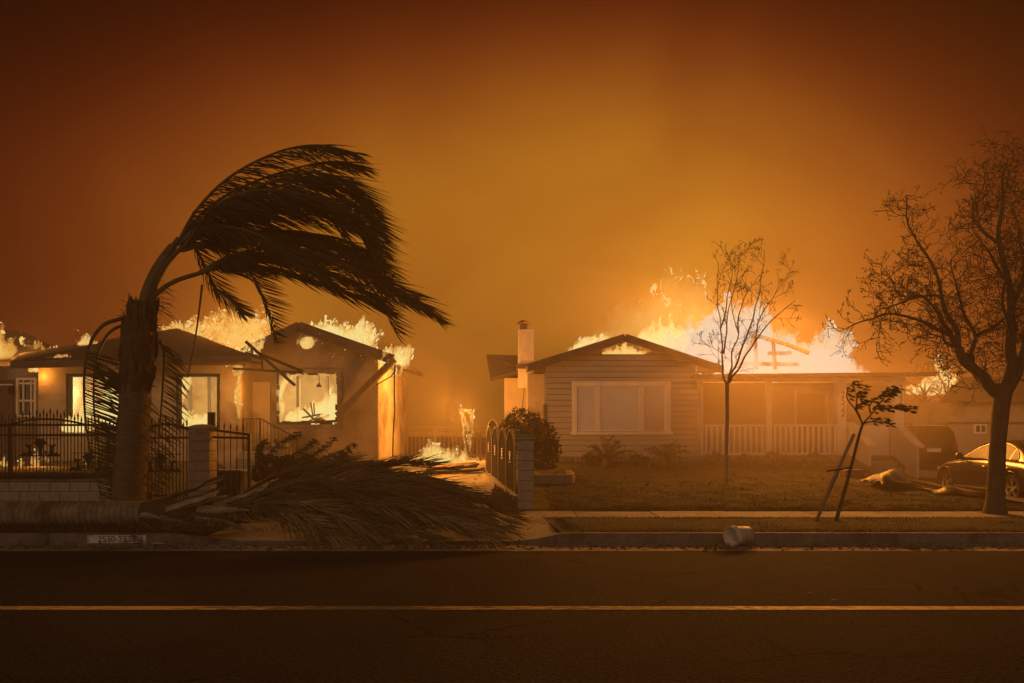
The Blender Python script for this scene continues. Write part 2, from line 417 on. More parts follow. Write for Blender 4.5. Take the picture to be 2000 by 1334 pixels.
# parkway strips of grass between kerb and sidewalk
def lump(x, y, a): return a*(mnoise.noise(Vector((x*1.1, y*1.4, 3.3))) + .5*mnoise.noise(Vector((x*3.1, y*3.4, 7.3))))
def strip(x0f, x1f, n):
    mb = MB(); m = 7; vs_ = []
    for j in range(m+1):
        y = KERB_B+.01 + (WALK_F-.02-KERB_B)*j/m
        for i in range(n+1):
            xx = x0f(y) + (x1f(y)-x0f(y))*i/n
            e = min(1, j*2.0, (m-j)*2.0, i*1.0, (n-i)*1.0)
            vs_.append((xx, y, .125 + .045*e + lump(xx, y, .015)*e))
    mb.add(vs_, [[j*(n+1)+i, j*(n+1)+i+1, (j+1)*(n+1)+i+1, (j+1)*(n+1)+i] for j in range(m) for i in range(n)])
    o = mb.build('parkway_lawn', M['grass'], None, True); o['kind'] = 'structure'
strip(lambda y: .80 - .22*(y-KERB_B)/(WALK_F-KERB_B), lambda y: 40, 90)
strip(lambda y: -40, lambda y: -5.15, 90)

# the lots behind the sidewalk: lawn on the right, bare yard and drive on the left
xs = sorted(set(frange(-130,-16,12) + frange(-16,20,90) + frange(20,130,12)))
ys = sorted(set([WALK_B, WALK_B+.12, 16.04, 16.07] + frange(WALK_B+.3, 26, 26) + [28, 32, 40, 60, 100, 160]))
def lot(x, y):
    e = smooth(WALK_B, WALK_B+.12, y)
    return gz(x, y) - .02 + .05*e + lump(x, y, .03)*e*smooth(0,1,abs(x+2)-1.2)
grid('lawn', xs, ys, lot, M['grass'])
dv = thing('driveway', (-2, WALK_B, .15), None, None); dv['kind'] = 'structure'
for (xa, xb) in ((-4.6,-2.45), (-2.42,-.25)):
    y = WALK_B
    while y < 34:
        y2 = y + 2.3
        MB().add([(xa,y+.008,gz(xa,y)+.075),(xb,y+.008,gz(xb,y)+.075),(xb,y2-.008,gz(xb,y2)+.075),(xa,y2-.008,gz(xa,y2)+.075),
                  (xa,y+.008,gz(xa,y)-.1),(xb,y+.008,gz(xb,y)-.1),(xb,y2-.008,gz(xb,y2)-.1),(xa,y2-.008,gz(xa,y2)-.1)],
                 [(0,1,2,3),(0,4,5,1),(1,5,6,2),(2,6,7,3),(3,7,4,0)]).build('slab', M['concrete'], dv)
        y = y2
mat('drive_dark', (.11,.10,.09), (.06,.055,.05), 2, .95, .004, 40)
dr = thing('parking_drive', (13, WALK_B, .15), None, None); dr['kind'] = 'structure'
for (xa, xb) in ((10.6,12.95), (12.98,15.6)):
    y = WALK_B
    while y < 36:
        y2 = y + 2.6
        f = lambda x, y: gz(x, y) + .05 + .03*smooth(12, 11, x)
        MB().add([(xa,y+.008,f(xa,y)),(xb,y+.008,f(xb,y)),(xb,y2-.008,f(xb,y2)),(xa,y2-.008,f(xa,y2))], [(0,1,2,3)]).build('slab', M['drive_dark'], dr)
        y = y2

# short grass blades on the lawns (one uncountable mass)
gb = MB(); rg = random.Random(3)
def blade(x, y, z, h):
    a = rg.uniform(0, 6.28); w = .0045 + .003*rg.random(); lx, ly = h*.5*rg.uniform(.1,1.0), h*.4*rg.uniform(-.6,.6)
    c, s_ = math.cos(a)*w, math.sin(a)*w
    gb.v += [Vector((x-c,y-s_,z)), Vector((x+c,y+s_,z)), Vector((x+lx,y+ly,z+h))]; o = len(gb.v); gb.f.append([o-3,o-2,o-1])
for _ in range(80000):
    y = WALK_B + .03 + (24.6-WALK_B)*rg.random()**1.6
    x = rg.uniform(.75, 11.4)
    if x > 10.5 and y > 17.0: continue
    blade(x, y, lot(x, y)-.01, rg.uniform(.018,.045))
for _ in range(26000):
    y = rg.uniform(KERB_B+.03, WALK_F-.03); x = rg.uniform(.75,13.5)
    if x < .85 - .22*(y-KERB_B)/(WALK_F-KERB_B): continue
    blade(x, y, .15, rg.uniform(.018,.045))
for _ in range(9000):
    blade(rg.uniform(-10.5,-5.2), rg.uniform(KERB_B+.03, WALK_F-.03), .15, rg.uniform(.03,.09))
tag(gb.build('grass', M['grass_blade']), 'short dry grass over the front lawn and the kerbside strips', 'grass', kind='stuff')

# house numbers painted on the kerb, left of the drive
def text_mesh(name, body, size, m, parent, loc, rot, off=True, ext=.002):
    cu = bpy.data.curves.new(name, 'FONT'); cu.body = body; cu.size = size; cu.align_x = 'CENTER'; cu.align_y = 'CENTER'; cu.extrude = ext
    t = bpy.data.objects.new('tmp', cu); col.objects.link(t); bpy.context.view_layer.update()
    me = bpy.data.meshes.new_from_object(t.evaluated_get(bpy.context.evaluated_depsgraph_get()))
    bpy.data.objects.remove(t)
    me.materials.clear(); me.materials.append(m); me.name = name
    o = bpy.data.objects.new(name, me); col.objects.link(o); o.parent = parent
    o.location = Vector(loc) - (OFF[parent.name] if parent and off else Vector((0,0,0))); o.rotation_euler = rot
    return o
mat('stencil', (.03,.03,.03), (.08,.075,.07), 30, .9)
np_ = MB().box(-6.50, -5.60, KERB_F-.004, KERB_F+.002, .008, .132).build('painted_panel', M['white_paint'], kerb)
text_mesh('painted_number', '2530-2538', .135, M['stencil'], kerb, (-6.05, KERB_F-.008, .066), (math.radians(90),0,0), ext=.001)

# ================================================================== RIGHT HOUSE
mat('gap_shade', (.10,.09,.08), (.07,.06,.055), 5, .95)  # dark backing colour stands in for shadow in the gaps between clapboards
RY = 25.0
rh = thing('bungalow', (6, RY, .7), 'clapboard bungalow with white window, front porch and its roof on fire', 'house')
px = lambda p, Y=RY: (p-1000)/F*Y
pz = lambda p, Y=RY: CH-(p-HY)/F*Y
gx0, gx1 = px(1065), px(1365)
AX, AZ = px(1217), pz(664)
EL, ER = (px(1030), pz(722)), (px(1405), pz(726))
fz = pz(893)
wx0, wx1, wz0, wz1 = px(1117), px(1310), pz(846), pz(745)
# solid core walls behind the boards, in pieces round the window
mb = MB()
mb.box(gx0, wx0+.05, RY, RY+.12, .4, 3.6); mb.box(wx1-.05, gx1, RY, RY+.12, .4, 3.6)
mb.box(wx0+.05, wx1-.05, RY+.001, RY+.12, .4, wz0+.05); mb.box(wx0+.05, wx1-.05, RY+.001, RY+.12, wz1-.05, 3.6)
mb.box(gx0, gx0+.12, RY+.12, RY+9, .4, 3.6); mb.box(gx1-.12, gx1, RY+.12, RY+2.2, .4, 3.6)
mb.box(gx0+.12, gx1-.12, RY+9-.12, RY+9, .4, 3.6)
wall = mb.build('wall', M['gap_shade'], rh)
MB().box(gx0+.1, gx1-.1, RY+1.5, RY+1.6, .7, 3.5).build('inner_wall', M['plaster'], rh)
# foundation stones
sx_ = gx0-.04
rs = random.Random(5)
while sx_ < px(1640):
    w = rs.uniform(.28,.5); y0 = RY-.10 if sx_ < gx1 else RY-.02
    for k, zz in enumerate((.55, .76)):
        MB().box(sx_+.01, min(sx_+w, px(1645))-.01, y0-rs.uniform(0,.03), RY+.05, zz, zz+.195).build('stone', M['stone'], rh, bevel=.03)
    sx_ += w
# clapboards, one by one, lapped
def rake_x(z):   # gable outline at height z
    tl = (z-EL[1])/(AZ-EL[1]); tr = (z-ER[1])/(AZ-ER[1])
    return (max(gx0, EL[0]+(AX-EL[0])*tl), min(gx1, ER[0]+(AX-ER[0])*tr))
z = fz; e = .178
def clap(x0, x1, z, h=e):
    if x1-x0 < .03: return
    j = rs.uniform(-.003,.003)
    MB().add([(x0,RY-.020,z+h),(x1,RY-.020,z+h),(x1,RY-.042+j,z+.019),(x0,RY-.042+j,z+.019),(x0,RY-.010,z+.016),(x1,RY-.010,z+.016),(x1,RY-.004,z+h),(x0,RY-.004,z+h)],
             [(0,3,2,1),(3,4,5,2),(0,1,6,7)]).build('clapboard', M['siding'], wall)
vent_z = pz(692)
while z < vent_z - .02:
    h = min(e, vent_z - z)
    a, b_ = rake_x(z + h*.5); a += .02; b_ -= .02
    if z + h*.6 > wz0 and z + h*.4 < wz1:
        clap(a, wx0+.01, z, h); clap(wx1-.01, b_, z, h)
    else: clap(a, b_, z, h)
    z += e
# gable backing up to the vent
mb = MB(); a, b_ = rake_x(3.6); a2, b2 = rake_x(vent_z)
mb.prism([(gx0,RY+.005,3.6),(gx1,RY+.005,3.6),(b2,RY+.005,vent_z),(a2,RY+.005,vent_z)], (0,.1,0)).build('gable', M['gap_shade'], rh)
for (xa, xb) in ((a2, px(1176)), (px(1258), b2)):
    pts = [(xa,RY-.01,vent_z),(xb,RY-.01,vent_z)]
    za = AZ - .1 - abs(((xa+xb)/2)-AX)*.37
    MB().prism([(xa,RY-.015,vent_z),(xb,RY-.015,vent_z),(xb,RY-.015,vent_z+.16),((xa+xb)/2,RY-.015,vent_z+.16)], (0,.1,0)).build('gable_board', M['siding'], rh)
# corner boards
for xx in (gx0, gx1):
    MB().box(xx-.05, xx+.05, RY-.045, RY-.001, fz-.02, min(3.5, EL[1]-.05)).build('corner_board', M['siding'], rh)
# the picture window: trim, three lights with closed blinds
wn = MB()
for (a0,a1,b0,b1) in ((wx0,wx1,wz1-.16,wz1), (wx0,wx0+.16,wz0,wz1-.162), (wx1-.16,wx1,wz0,wz1-.162)):
    wn.box(a0,a1,RY-.07,RY+.02,b0,b1)
wn = wn.build('window', M['white_trim'], rh, bevel=.006)
MB().box(wx0-.05, wx1+.06, RY-.11, RY+.02, wz0-.05, wz0+.035).build('sill', M['white_trim'], wn, bevel=.008)
for xx in (px(1168.5), px(1254)):
    MB().box(xx-.055, xx+.055, RY-.055, RY+.02, wz0+.04, wz1-.163).build('mullion', M['white_trim'], wn)
for (a0, a1) in ((px(1128),px(1165)), (px(1172),px(1250)), (px(1258),px(1300))):
    z0, z1 = wz0+.05, wz1-.17
    mb = MB(); w = .035
    mb.box(a0,a1,RY-.03,RY+.02,z0,z0+w); mb.box(a0,a1,RY-.03,RY+.02,z1-w,z1); mb.box(a0,a0+w,RY-.03,RY+.02,z0+w,z1-w); mb.box(a1-w,a1,RY-.03,RY+.02,z0+w,z1-w)
    mb.build('frame', M['white_trim'], wn)
    MB().box(a0+w,a1-w,RY-.006,RY-.002,z0+w,z1-w).build('pane', M['clear_glass'], wn)
    mb = MB(); zz = z0+w
    while zz < z1-w-.02:
        mb.add([(a0+w,RY+.030,zz+.043),(a1-w,RY+.030,zz+.043),(a1-w,RY+.014,zz),(a0+w,RY+.014,zz)], [(0,1,2,3)]); zz += .042
    mb.build('blind', M['blind'], wn)
# roof: two slabs over the gable, ridge running back; scorched and open towards the back right
def slab(name, p0, p1, y0, y1, th, m, parent):
    d = Vector((p1[0]-p0[0],0,p1[1]-p0[1])).normalized(); n_ = Vector((-d.z,0,d.x))
    if n_.z < 0: n_ = -n_
    q = [Vector((p0[0],y0,p0[1])), Vector((p1[0],y0,p1[1]))]
    return MB().prism([q[0], q[1], q[1]+n_*th, q[0]+n_*th], (0, y1-y0, 0)).build(name, m, parent)
rf = slab('roof', EL, (AX, AZ), RY-.42, RY+9, .12, M['roof'], rh)
slab('roof_slope', (AX+.002, AZ), ER, RY-.42, RY+1.6, .12, M['roof'], rf)
for (p0, p1) in ((EL,(AX,AZ)), ((AX,AZ),ER)):
    d = Vector((p1[0]-p0[0],0,p1[1]-p0[1])).normalized()
    q0, q1 = Vector((p0[0],RY-.45,p0[1]+.02)), Vector((p1[0],RY-.45,p1[1]+.02))
    MB().bar(q0, q1, .05, .24).build('rake_board', M['dark_fascia'], rf)
for k in range(7):       # charred rafters of the burnt slope
    yy = RY+2.1+k*.75
    MB().bar((AX,yy,AZ-.05), (ER[0]-rs.uniform(0,1.2),yy,ER[1]+rs.uniform(0,.25)), .06, .16).build('rafter', M['char'], rf)
# chimney of painted brick with a metal cap
cx0, cx1 = px(1012,26.2), px(1043,26.2)
ch = MB().box(cx0,cx1,26.2,26.75,3.2,pz(643,26.2)).build('chimney', M['brick_white'], rh)
rb_ = random.Random(9)
zz = pz(717,26.2); row = 0
while zz < pz(645,26.2):
    xx = cx0 - (.10 if row % 2 else 0)
    while xx < cx1-.02:
        xa, xb = max(xx,cx0-.004), min(xx+.2,cx1+.004)
        if xb-xa > .04: MB().box(xa+.006,xb-.006,26.188+rb_.uniform(-.003,.003),26.26,zz+.005,zz+.069).build('brick', M['brick_white'], ch)
        xx += .208
    zz += .076; row += 1
MB().box(cx0-.05,cx1+.05,26.15,26.8,pz(719,26.2)-.02,pz(711,26.2)).build('flashing', M['dark_fascia'], ch)
ccx, ccy, cz = (cx0+cx1)/2-.08, 26.45, pz(643,26.2)
cap = MB().box(ccx-.12,ccx+.12,ccy-.12,ccy+.12,cz,cz+.2).build('chimney_cap', M['rust'], ch)
MB().lathe((ccx,ccy,cz+.2),(0,0,1),[(0,.24),(.03,.25),(.15,.02)],4).build('cowl', M['rust'], ch)
# set-back left wing
wy = 27.6
MB().box(px(985,wy), gx0-.002, wy, wy+6, .5, pz(744,wy)+.1).build('wing_wall', M['stucco'], rh)
MB().box(px(1030,RY+.9), gx0-.003, RY+.9, wy-.002, .5, 3.6).build('side_wall', M['stucco'], rh)
MB().prism([P(950,697,wy+1.4), P(1022,699,wy+1.4), P(1034,722,wy-.3), P(1030,728,wy-.3), P(958,745,wy-.5)], (0,.12,.1)).build('wing_roof', M['roof'], rf)
MB().box(px(985,wy)-.3, gx0-.01, wy+1.4, wy+5, 3.9, 4.25).build('wing_roof', M['roof'], rf)
MB().tube([P(1028,722,wy-.6), P(1023,770,wy-.7), P(1019,805,wy-.8)], .012, 4).build('cable', M['wire'], rh)
MB().tube([P(1063,790,24.9), P(1063,850,24.9), P(1064,905,24.9)], .05, 6).build('downpipe', M['dark_fascia'], rh)
# porch: deck, posts with numbers, balustrade, roof
py0, py1 = RY-.1, RY+2.1
pxr = px(1757)
deck_z = pz(890)
MB().box(gx1+.05, pxr+.25, RY+.02, py1, deck_z-.18, deck_z).build('porch_deck', M['wood'], rh)
MB().box(gx1+.06, pxr+.2, RY+.10, RY+.16, .3, deck_z-.182).build('porch_skirt', M['dark_fascia'], rh)
MB().box(gx1+.002, px(1800), py1, py1+.12, .5, 3.4).build('porch_wall', M['siding'], rh)
zz = deck_z+.02
while zz < 3.3:
    MB().add([(gx1,py1-.004,zz+.2),(px(1800),py1-.004,zz+.2),(px(1800),py1-.028,zz),(gx1,py1-.028,zz)], [(0,3,2,1)]).build('clapboard', M['siding'], rh); zz += .178
# porch door and window, dim behind the smoke
dm = MB().box(px(1560,27), px(1612,27), py1-.06, py1-.03, deck_z, deck_z+2.05).build('door', M['dark_fascia'], rh)
MB().box(px(1557,27)-.08, px(1557,27), py1-.07, py1-.03, deck_z, deck_z+2.15).build('door_casing', M['white_trim'], dm)
MB().box(px(1615,27), px(1615,27)+.08, py1-.07, py1-.03, deck_z, deck_z+2.15).build('door_casing', M['white_trim'], dm)
rtop, rbot = pz(829), pz(888)
posts = [(1371,.10),(1503,.17),(1645,.30),(1757,.30)]
pobj = []
for (pp, w) in posts:
    xx = px(pp)
    o = MB().box(xx-w/2, xx+w/2, RY+.02, RY+.02+w, deck_z, 3.36).build('porch_post', M['white_trim'], rh, bevel=.01); pobj.append(o)
mat('number', (.05,.045,.04))
for (o, s_, pp, y0) in ((pobj[2],'2522',1647,768), (pobj[3],'2520',1760,758)):
    for k, chh in enumerate(s_):
        text_mesh('number', chh, .27, M['number'], o, (px(pp), RY+.012, pz(y0 + k*12.5 + (0 if s_=='2520' else 3))), (math.radians(90),0,0))
def balustrade(xa, xb):
    MB().box(xa, xb, RY+.06, RY+.15, rtop-.07, rtop).build('hand_rail', M['white_trim'], rh, bevel=.008)
    MB().box(xa, xb, RY+.07, RY+.14, rbot-.02, rbot+.06).build('bottom_rail', M['white_trim'], rh, bevel=.008)
    n = int((xb-xa)/.172); st = (xb-xa)/n
    first = None
    for i in range(n):
        xx = xa + st*(i+.5)
        if first is None:
            first = MB().box(xx-.035, xx+.035, RY+.08, RY+.13, rbot+.061, rtop-.071).build('baluster', M['white_trim'], rh); fx = xx
        else: copy_part(first, rh, (xx-fx, 0, 0))
balustrade(px(1375), px(1496)); balustrade(px(1510), px(1639)); balustrade(px(1650), px(1672))
proof = MB().prism([(gx1-.3,RY-.55,pz(744)+.02),(px(1810),RY-.55,pz(738)+.05),(px(1812),RY-.55,pz(729)),(gx1-.3,RY-.55,pz(736)+.04)],(0,.06,0)).build('porch_fascia', M['dark_fascia'], rh)
MB().add([(gx1-.3,RY-.49,pz(735.5)),(px(1812),RY-.49,pz(730)),(px(1812),RY+3.2,pz(730)+.25),(gx1+.1,RY+3.2,pz(735)+.25),
          (gx1-.3,RY-.49,pz(742)),(px(1812),RY-.49,pz(737)),(px(1812),RY+3.2,pz(730)+.1),(gx1+.1,RY+3.2,pz(735)+.1)],
         [(0,1,2,3),(7,6,5,4),(0,4,5,1),(1,5,6,2),(2,6,7,3),(3,7,4,0)]).build('porch_roof', M['roof'], rf)
MB().box(gx1+.06, pxr+.18, RY+.0, RY+.18, 3.3, 3.46).build('porch_beam', M['white_trim'], rh)
# burnt-out roof frame above the porch, standing in the fire
fr = [((1440,720),(1475,655)),((1475,655),(1535,672)),((1535,672),(1580,690)),((1475,655),(1478,720)),((1510,665),(1514,722)),((1440,710),(1560,712)),((1500,690),(1545,690))]
for (p, q) in fr: MB().bar(P(*p,27.3), P(*q,27.3), .09, .12).build('charred_beam', M['char'], rf)
# front stair with panelled sides
sx0, sx1 = px(1660), px(1745)
for k in range(4):
    yb = RY - .02 - k*.36; zt = deck_z - .17*(k+1)
    MB().box(sx0+.06, sx1-.06, yb-.36, yb-.002, zt-.4, zt).build('step', M['concrete'], rh, bevel=.012)
for xx, pa in ((sx0,0), (sx1+.05,1)):
    ztop, zend = 2.02, 1.36
    y0, y1 = RY+.0, RY-1.42
    mb = MB(); n = 9
    for i in range(n):
        ta, tb = i/n, (i+.96)/n
        ya, yb = y0+(y1-y0)*ta, y0+(y1-y0)*tb
        za, zb = ztop+(zend-ztop)*ta, ztop+(zend-ztop)*tb
        ba, bb = (.95-.62*ta, .95-.62*tb) if pa else (1.0-.3*ta, 1.0-.3*tb)
        MB().prism([(xx-.03,ya,ba),(xx-.03,yb,bb),(xx-.03,yb,zb-.05),(xx-.03,ya,za-.05)], (.06,0,0)).build('stair_board', M['white_trim'], rh)
    MB().prism([(xx-.13,y0,ztop-.05),(xx+.13,y0,ztop-.05),(xx+.13,y0,ztop+.01),(xx-.13,y0,ztop+.01)], (0,y1-y0-.12,(zend-ztop)*1.08)).build('stair_cap', M['white_trim'], rh)
MB().box(sx0+.1, sx1, RY+.3, RY+.36, deck_z, deck_z+.95).build('porch_panel', M['white_trim'], rh)

# ================================================================== LEFT HOUSE
LY = 24.0
mat('stucco_burnt', (.30,.25,.19), (.15,.115,.085), .9, .95, .008, 45, c3=(.09,.07,.055), s3=.55)
lh = thing('stucco_house', (-9, LY, .85), 'stucco house with hipped porch and side gable, gutted by fire', 'house')
lx = lambda p, Y=LY: (p-1000)/F*Y
# porch bay: front wall with two wide openings
BY = 22.6
b0, b1 = lx(75,BY), lx(472,BY)
tz = pz(706,BY)
bay = MB().box(b0, b1, BY, BY+.25, .5, tz).build('porch_front', M['stucco'], lh)
op = [(lx(130,BY), lx(262,BY)), (lx(345,BY), lx(429,BY))]
c_ = MB()
for (a0, a1) in op: c_.box(a0, a1, BY-.5, BY+.7, pz(838,BY), pz(731,BY))
cut(bay, c_)
for (a0, a1) in op:
    fr_ = MB(); w = .07; z0, z1 = pz(838,BY), pz(731,BY)
    fr_.box(a0,a0+w,BY-.03,BY+.2,z0,z1); fr_.box(a1-w,a1,BY-.03,BY+.2,z0,z1); fr_.box(a0+w,a1-w,BY-.03,BY+.2,z1-w,z1); fr_.box(a0+w,a1-w,BY-.05,BY+.2,z0,z0+w)
    fr_.build('window_frame', M['char'], lh)
MB().box(b0, b0+.25, BY+.251, BY+4, .5, tz).build('side_wall', M['stucco'], lh)
MB().box(b1-.25, b1, BY+.251, BY+1.2, .5, tz).build('side_wall', M['stucco'], lh)
# room inside the bay
MB().box(b0+.26, b1-.26, BY+3.2, BY+3.3, .6, tz).build('room_wall', M['plaster'], lh)
MB().box(b0+.26, b1-.26, BY+.26, BY+3.19, .75, .8).build('room_floor', M['char'], lh)
MB().box(lx(262,BY)+.2, lx(262,BY)+.3, BY+.6, BY+3.1, .81, tz-.1).build('room_partition', M['plaster'], lh)
# hipped porch roof
roofc = [P(22,706,BY-.6), P(492,694,BY-.6), P(492,690,BY+4.5), P(40,690,BY+4.5)]
ap = P(345,641,BY+1.9); ap2 = ap + Vector((.0,2.6,.0))
th = Vector((0,0,-.16))
lr = MB().add([roofc[0],roofc[1],ap,ap2,roofc[2],roofc[3],roofc[0]+th,roofc[1]+th,roofc[2]+th,roofc[3]+th],
              [(0,1,2),(1,4,3,2),(4,5,3),(5,0,2,3),(0,6,7,1),(1,7,8,4),(4,8,9,5),(5,9,6,0),(6,9,8,7)]).build('roof', M['roof'], lh)
MB().bar(roofc[0]+Vector((0,-.03,-.1)), roofc[1]+Vector((0,-.03,-.1)), .05, .2).build('fascia', M['dark_fascia'], lr)
MB().box(b0+.1, b1+.1, BY-.35, BY+.0, pz(714,BY), pz(714,BY)+.05).build('soffit', M['dark_fascia'], lr)
# entrance recess left: wall, door and barred window
MB().box(lx(-220,BY+1.5), b0-.002, BY+1.5, BY+1.62, .5, tz).build('wall', M['stucco_soot'], lh)
w0, w1, wt, wb = lx(33,BY+1.45), lx(72,BY+1.45), pz(738,BY+1.45), pz(815,BY+1.45)
wf = MB()
for a in ((w0,w1,wt-.07,wt),(w0,w1,wb,wb+.07)): wf.box(a[0],a[1],BY+1.40,BY+1.499,a[2],a[3])
wf.box(w0,w0+.07,BY+1.40,BY+1.499,wb+.07,wt-.07); wf.box(w1-.07,w1,BY+1.40,BY+1.499,wb+.07,wt-.07)
wf = wf.build('window', M['white_trim'], lh)
MB().box(w0+.07,w1-.07,BY+1.485,BY+1.495,wb+.07,wt-.07).build('pane', M['glass'], wf)
for t in (.33,.72): MB().box(w0+(w1-w0)*t-.02,w0+(w1-w0)*t+.02,BY+1.43,BY+1.48,wb+.07,wt-.07).build('muntin', M['white_trim'], wf)
for t in (.42,.86): MB().box(w0+.07,w1-.07,BY+1.44,BY+1.475,wb+(wt-wb)*t-.03,wb+(wt-wb)*t+.03).build('muntin', M['white_trim'], wf)
dd = MB().box(lx(-12,BY+1.45), lx(26,BY+1.45), BY+1.44, BY+1.499, .86, pz(742,BY+1.45)).build('door', M['dark_fascia'], lh)
MB().box(lx(-12,BY+1.45), lx(26,BY+1.45), BY+1.42, BY+1.438, pz(750,BY+1.45)-.04, pz(750,BY+1.45)).build('door_rail', M['white_trim'], dd)
MB().lathe((lx(27,BY+1.45),BY+1.3,pz(770,BY+1.45)),(0,0,1),[(0,.03),(.03,.07),(.2,.09),(.24,.03)],10).build('porch_lamp', M['iron'], lh)
# gable block on the right
GY = 23.6
g0, g1 = lx(470,GY), lx(738,GY)
gax, gaz = lx(592,GY), pz(643,GY)
gel, ger = (lx(485,GY), pz(694,GY)), (lx(772,GY), pz(706,GY))
mb = MB()
def gl(x): 
    return gel[1]+(gaz-gel[1])*(x-gel[0])/(gax-gel[0]) if x < gax else ger[1]+(gaz-ger[1])*(x-ger[0])/(gax-ger[0])
gw = MB().prism([(g0,GY,.5),(g1,GY,.5),(g1,GY,gl(g1)-.03),(gax,GY,gaz-.03),(g0,GY,max(3.3,gl(g0)-.03))], (0,.22,0)).build('gable_wall', M['stucco_burnt'], lh)
vx0, vx1, vz0, vz1 = lx(541,GY), lx(659,GY), pz(829,GY), pz(729,GY)
c_ = MB().box(vx0,vx1,GY-.5,GY+.7,vz0,vz1); cut(gw, c_)
c_ = MB(); hc = P(598,669,GY)
pts = []
for k in range(22):
    th_ = 2*math.pi*k/22; rr_ = .235*(1+.16*mnoise.noise(Vector((math.cos(th_)*2,math.sin(th_)*2,4.1))))
    pts.append((hc.x+rr_*1.05*math.cos(th_), GY-.4, hc.z+rr_*.85*math.sin(th_)))
c_.prism(pts, (0,1.0,0)); cut(gw, c_)
wf = MB(); w = .13
for a in ((vx0-w,vx1+w,vz1,vz1+w),(vx0-w,vx1+w,vz0-.1,vz0)): wf.box(a[0],a[1],GY-.05,GY-.001,a[2],a[3])
wf.box(vx0-w,vx0,GY-.05,GY-.001,vz0,vz1); wf.box(vx1,vx1+w,GY-.05,GY-.001,vz0,vz1)
wf = wf.build('window', M['stucco_soot'], lh)
MB().bar((vx0,GY+.1,vz0+.03),(vx1,GY+.1,vz0+.10),.10,.07).build('sill', M['char'], wf)
MB().box(g1-.22, g1-.001, GY+.221, GY+7, .5, pz(712,GY)+.05).build('side_wall', M['stucco'], lh)
MB().box(g0+.1, g1-.23, GY+3.0, GY+3.12, .6, 4.1).build('room_wall', M['plaster'], lh)
MB().box(lx(470,GY)+.3, lx(575,GY+1), GY+1.6, GY+1.7, .6, 3.4).build('room_partition', M['plaster'], lh)
MB().box(g0+.1, g1-.23, GY+.23, GY+2.99, .75, .8).build('room_floor', M['char'], lh)
slab('gable_roof', (gel[0],gel[1]+.02), (gax,gaz+.02), GY-.5, GY+7, .14, M['roof'], lr)
slab('gable_roof', (gax+.003,gaz+.02), (ger[0],ger[1]+.02), GY-.5, GY+7, .14, M['roof'], lr)
for (p0, p1) in ((gel,(gax,gaz)), ((gax,gaz),ger)):
    MB().bar((p0[0],GY-.53,p0[1]+.0), (p1[0],GY-.53,p1[1]+.0), .05, .26).build('rake_board', M['dark_fascia'], lr)
# burning debris inside the big window
for k in range(9):
    a = P(605+rs.uniform(-20,40), 818+rs.uniform(-8,6), GY+.9); d_ = Vector((rs.uniform(-.5,.5), rs.uniform(-.2,.2), rs.uniform(-.1,.25)))
    MB().bar(a-d_, a+d_, .05, .05).build('charred_stick', M['char'], lh)
for q in ((607,786,611,812),(613,787,614,812)): MB().bar(P(q[0],q[1],GY+.9), P(q[2],q[3],GY+.9), .035, .035).build('chair_post', M['char'], lh)
MB().tube([P(622,752,GY+.6),P(624,746,GY+.6),P(622,731,GY+.6)], .012, 4).build('lamp_cord', M['wire'], lh)
MB().lathe(P(623,752,GY+.6),(0,0,1),[(-.06,.09),(-.03,.08),(.06,.02)],8).build('hanging_lamp', M['char'], lh)
rc_ = random.Random(55)
def ragged(x0, x1, z0, z1, y, n, nm='char_edge'):
    mb = MB()
    for k in range(n):
        t = rc_.random(); side = rc_.randrange(4); s_ = rc_.uniform(.02,.07); l_ = rc_.uniform(.05,.22)
        if side == 0: mb.box(x0-.01, x0+s_, y-.02, y+.1, z0+(z1-z0)*t, z0+(z1-z0)*t+l_)
        elif side == 1: mb.box(x1-s_, x1+.01, y-.021, y+.1, z0+(z1-z0)*t, z0+(z1-z0)*t+l_)
        elif side == 2: mb.box(x0+(x1-x0)*t, x0+(x1-x0)*t+l_, y-.022, y+.1, z1-s_, z1+.01)
        else: mb.box(x0+(x1-x0)*t, x0+(x1-x0)*t+l_, y-.023, y+.1, z0-.01, z0+s_*1.6)
    o = mb.build(nm, M['char'], lh); o['kind'] = 'stuff'; return o
ragged(vx0, vx1, vz0, vz1, GY, 46)
for (a0, a1) in op: ragged(a0, a1, pz(838,BY), pz(731,BY), BY, 40)
for xx, yy in ((582,GY+1.5),(640,GY+2.2),(372,BY+2.2),(408,BY+2.6),(160,BY+2.0)):
    MB().bar(P(xx,735,yy), P(xx+rc_.uniform(-3,3),842,yy), .07, .09).build('burnt_stud', M['char'], lh)
# entry wall between porch bay and gable window
MB().box(lx(476,GY+.0), lx(528,GY), GY-.03, GY-.001, .5, 3.2).build('entry_wall', M['stucco'], lh)
# fallen rafters and truss bars
for (p, q, w) in (((480,667),(576,753),.06), ((505,690),(592,726),.06), ((455,720),(590,728),.05), ((455,706),(512,709),.05), ((512,700),(512,725),.05), ((478,690),(512,700),.08)):
    MB().bar(P(*p,BY-.2), P(*q,BY-.2), w, w*1.3).build('fallen_rafter', M['char'], lh)
lb = MB().bar(P(659,812,GY-.25), P(770,702,GY-.75), .14, .17).build('fallen_beam', M['wood'], lh)
MB().tube([P(771,712,GY-.4),P(770,760,GY-.4),P(771,800,GY-.4),P(768,850,GY-.4),P(767,893,GY-.4)], .022, 5).build('hanging_cable', M['wire'], lh)
MB().tube([P(773,722,GY-.4),P(764,735,GY-.4),P(752,742,GY-.4),P(735,752,GY-.5)], .018, 4).build('hanging_cable', M['wire'], lh)
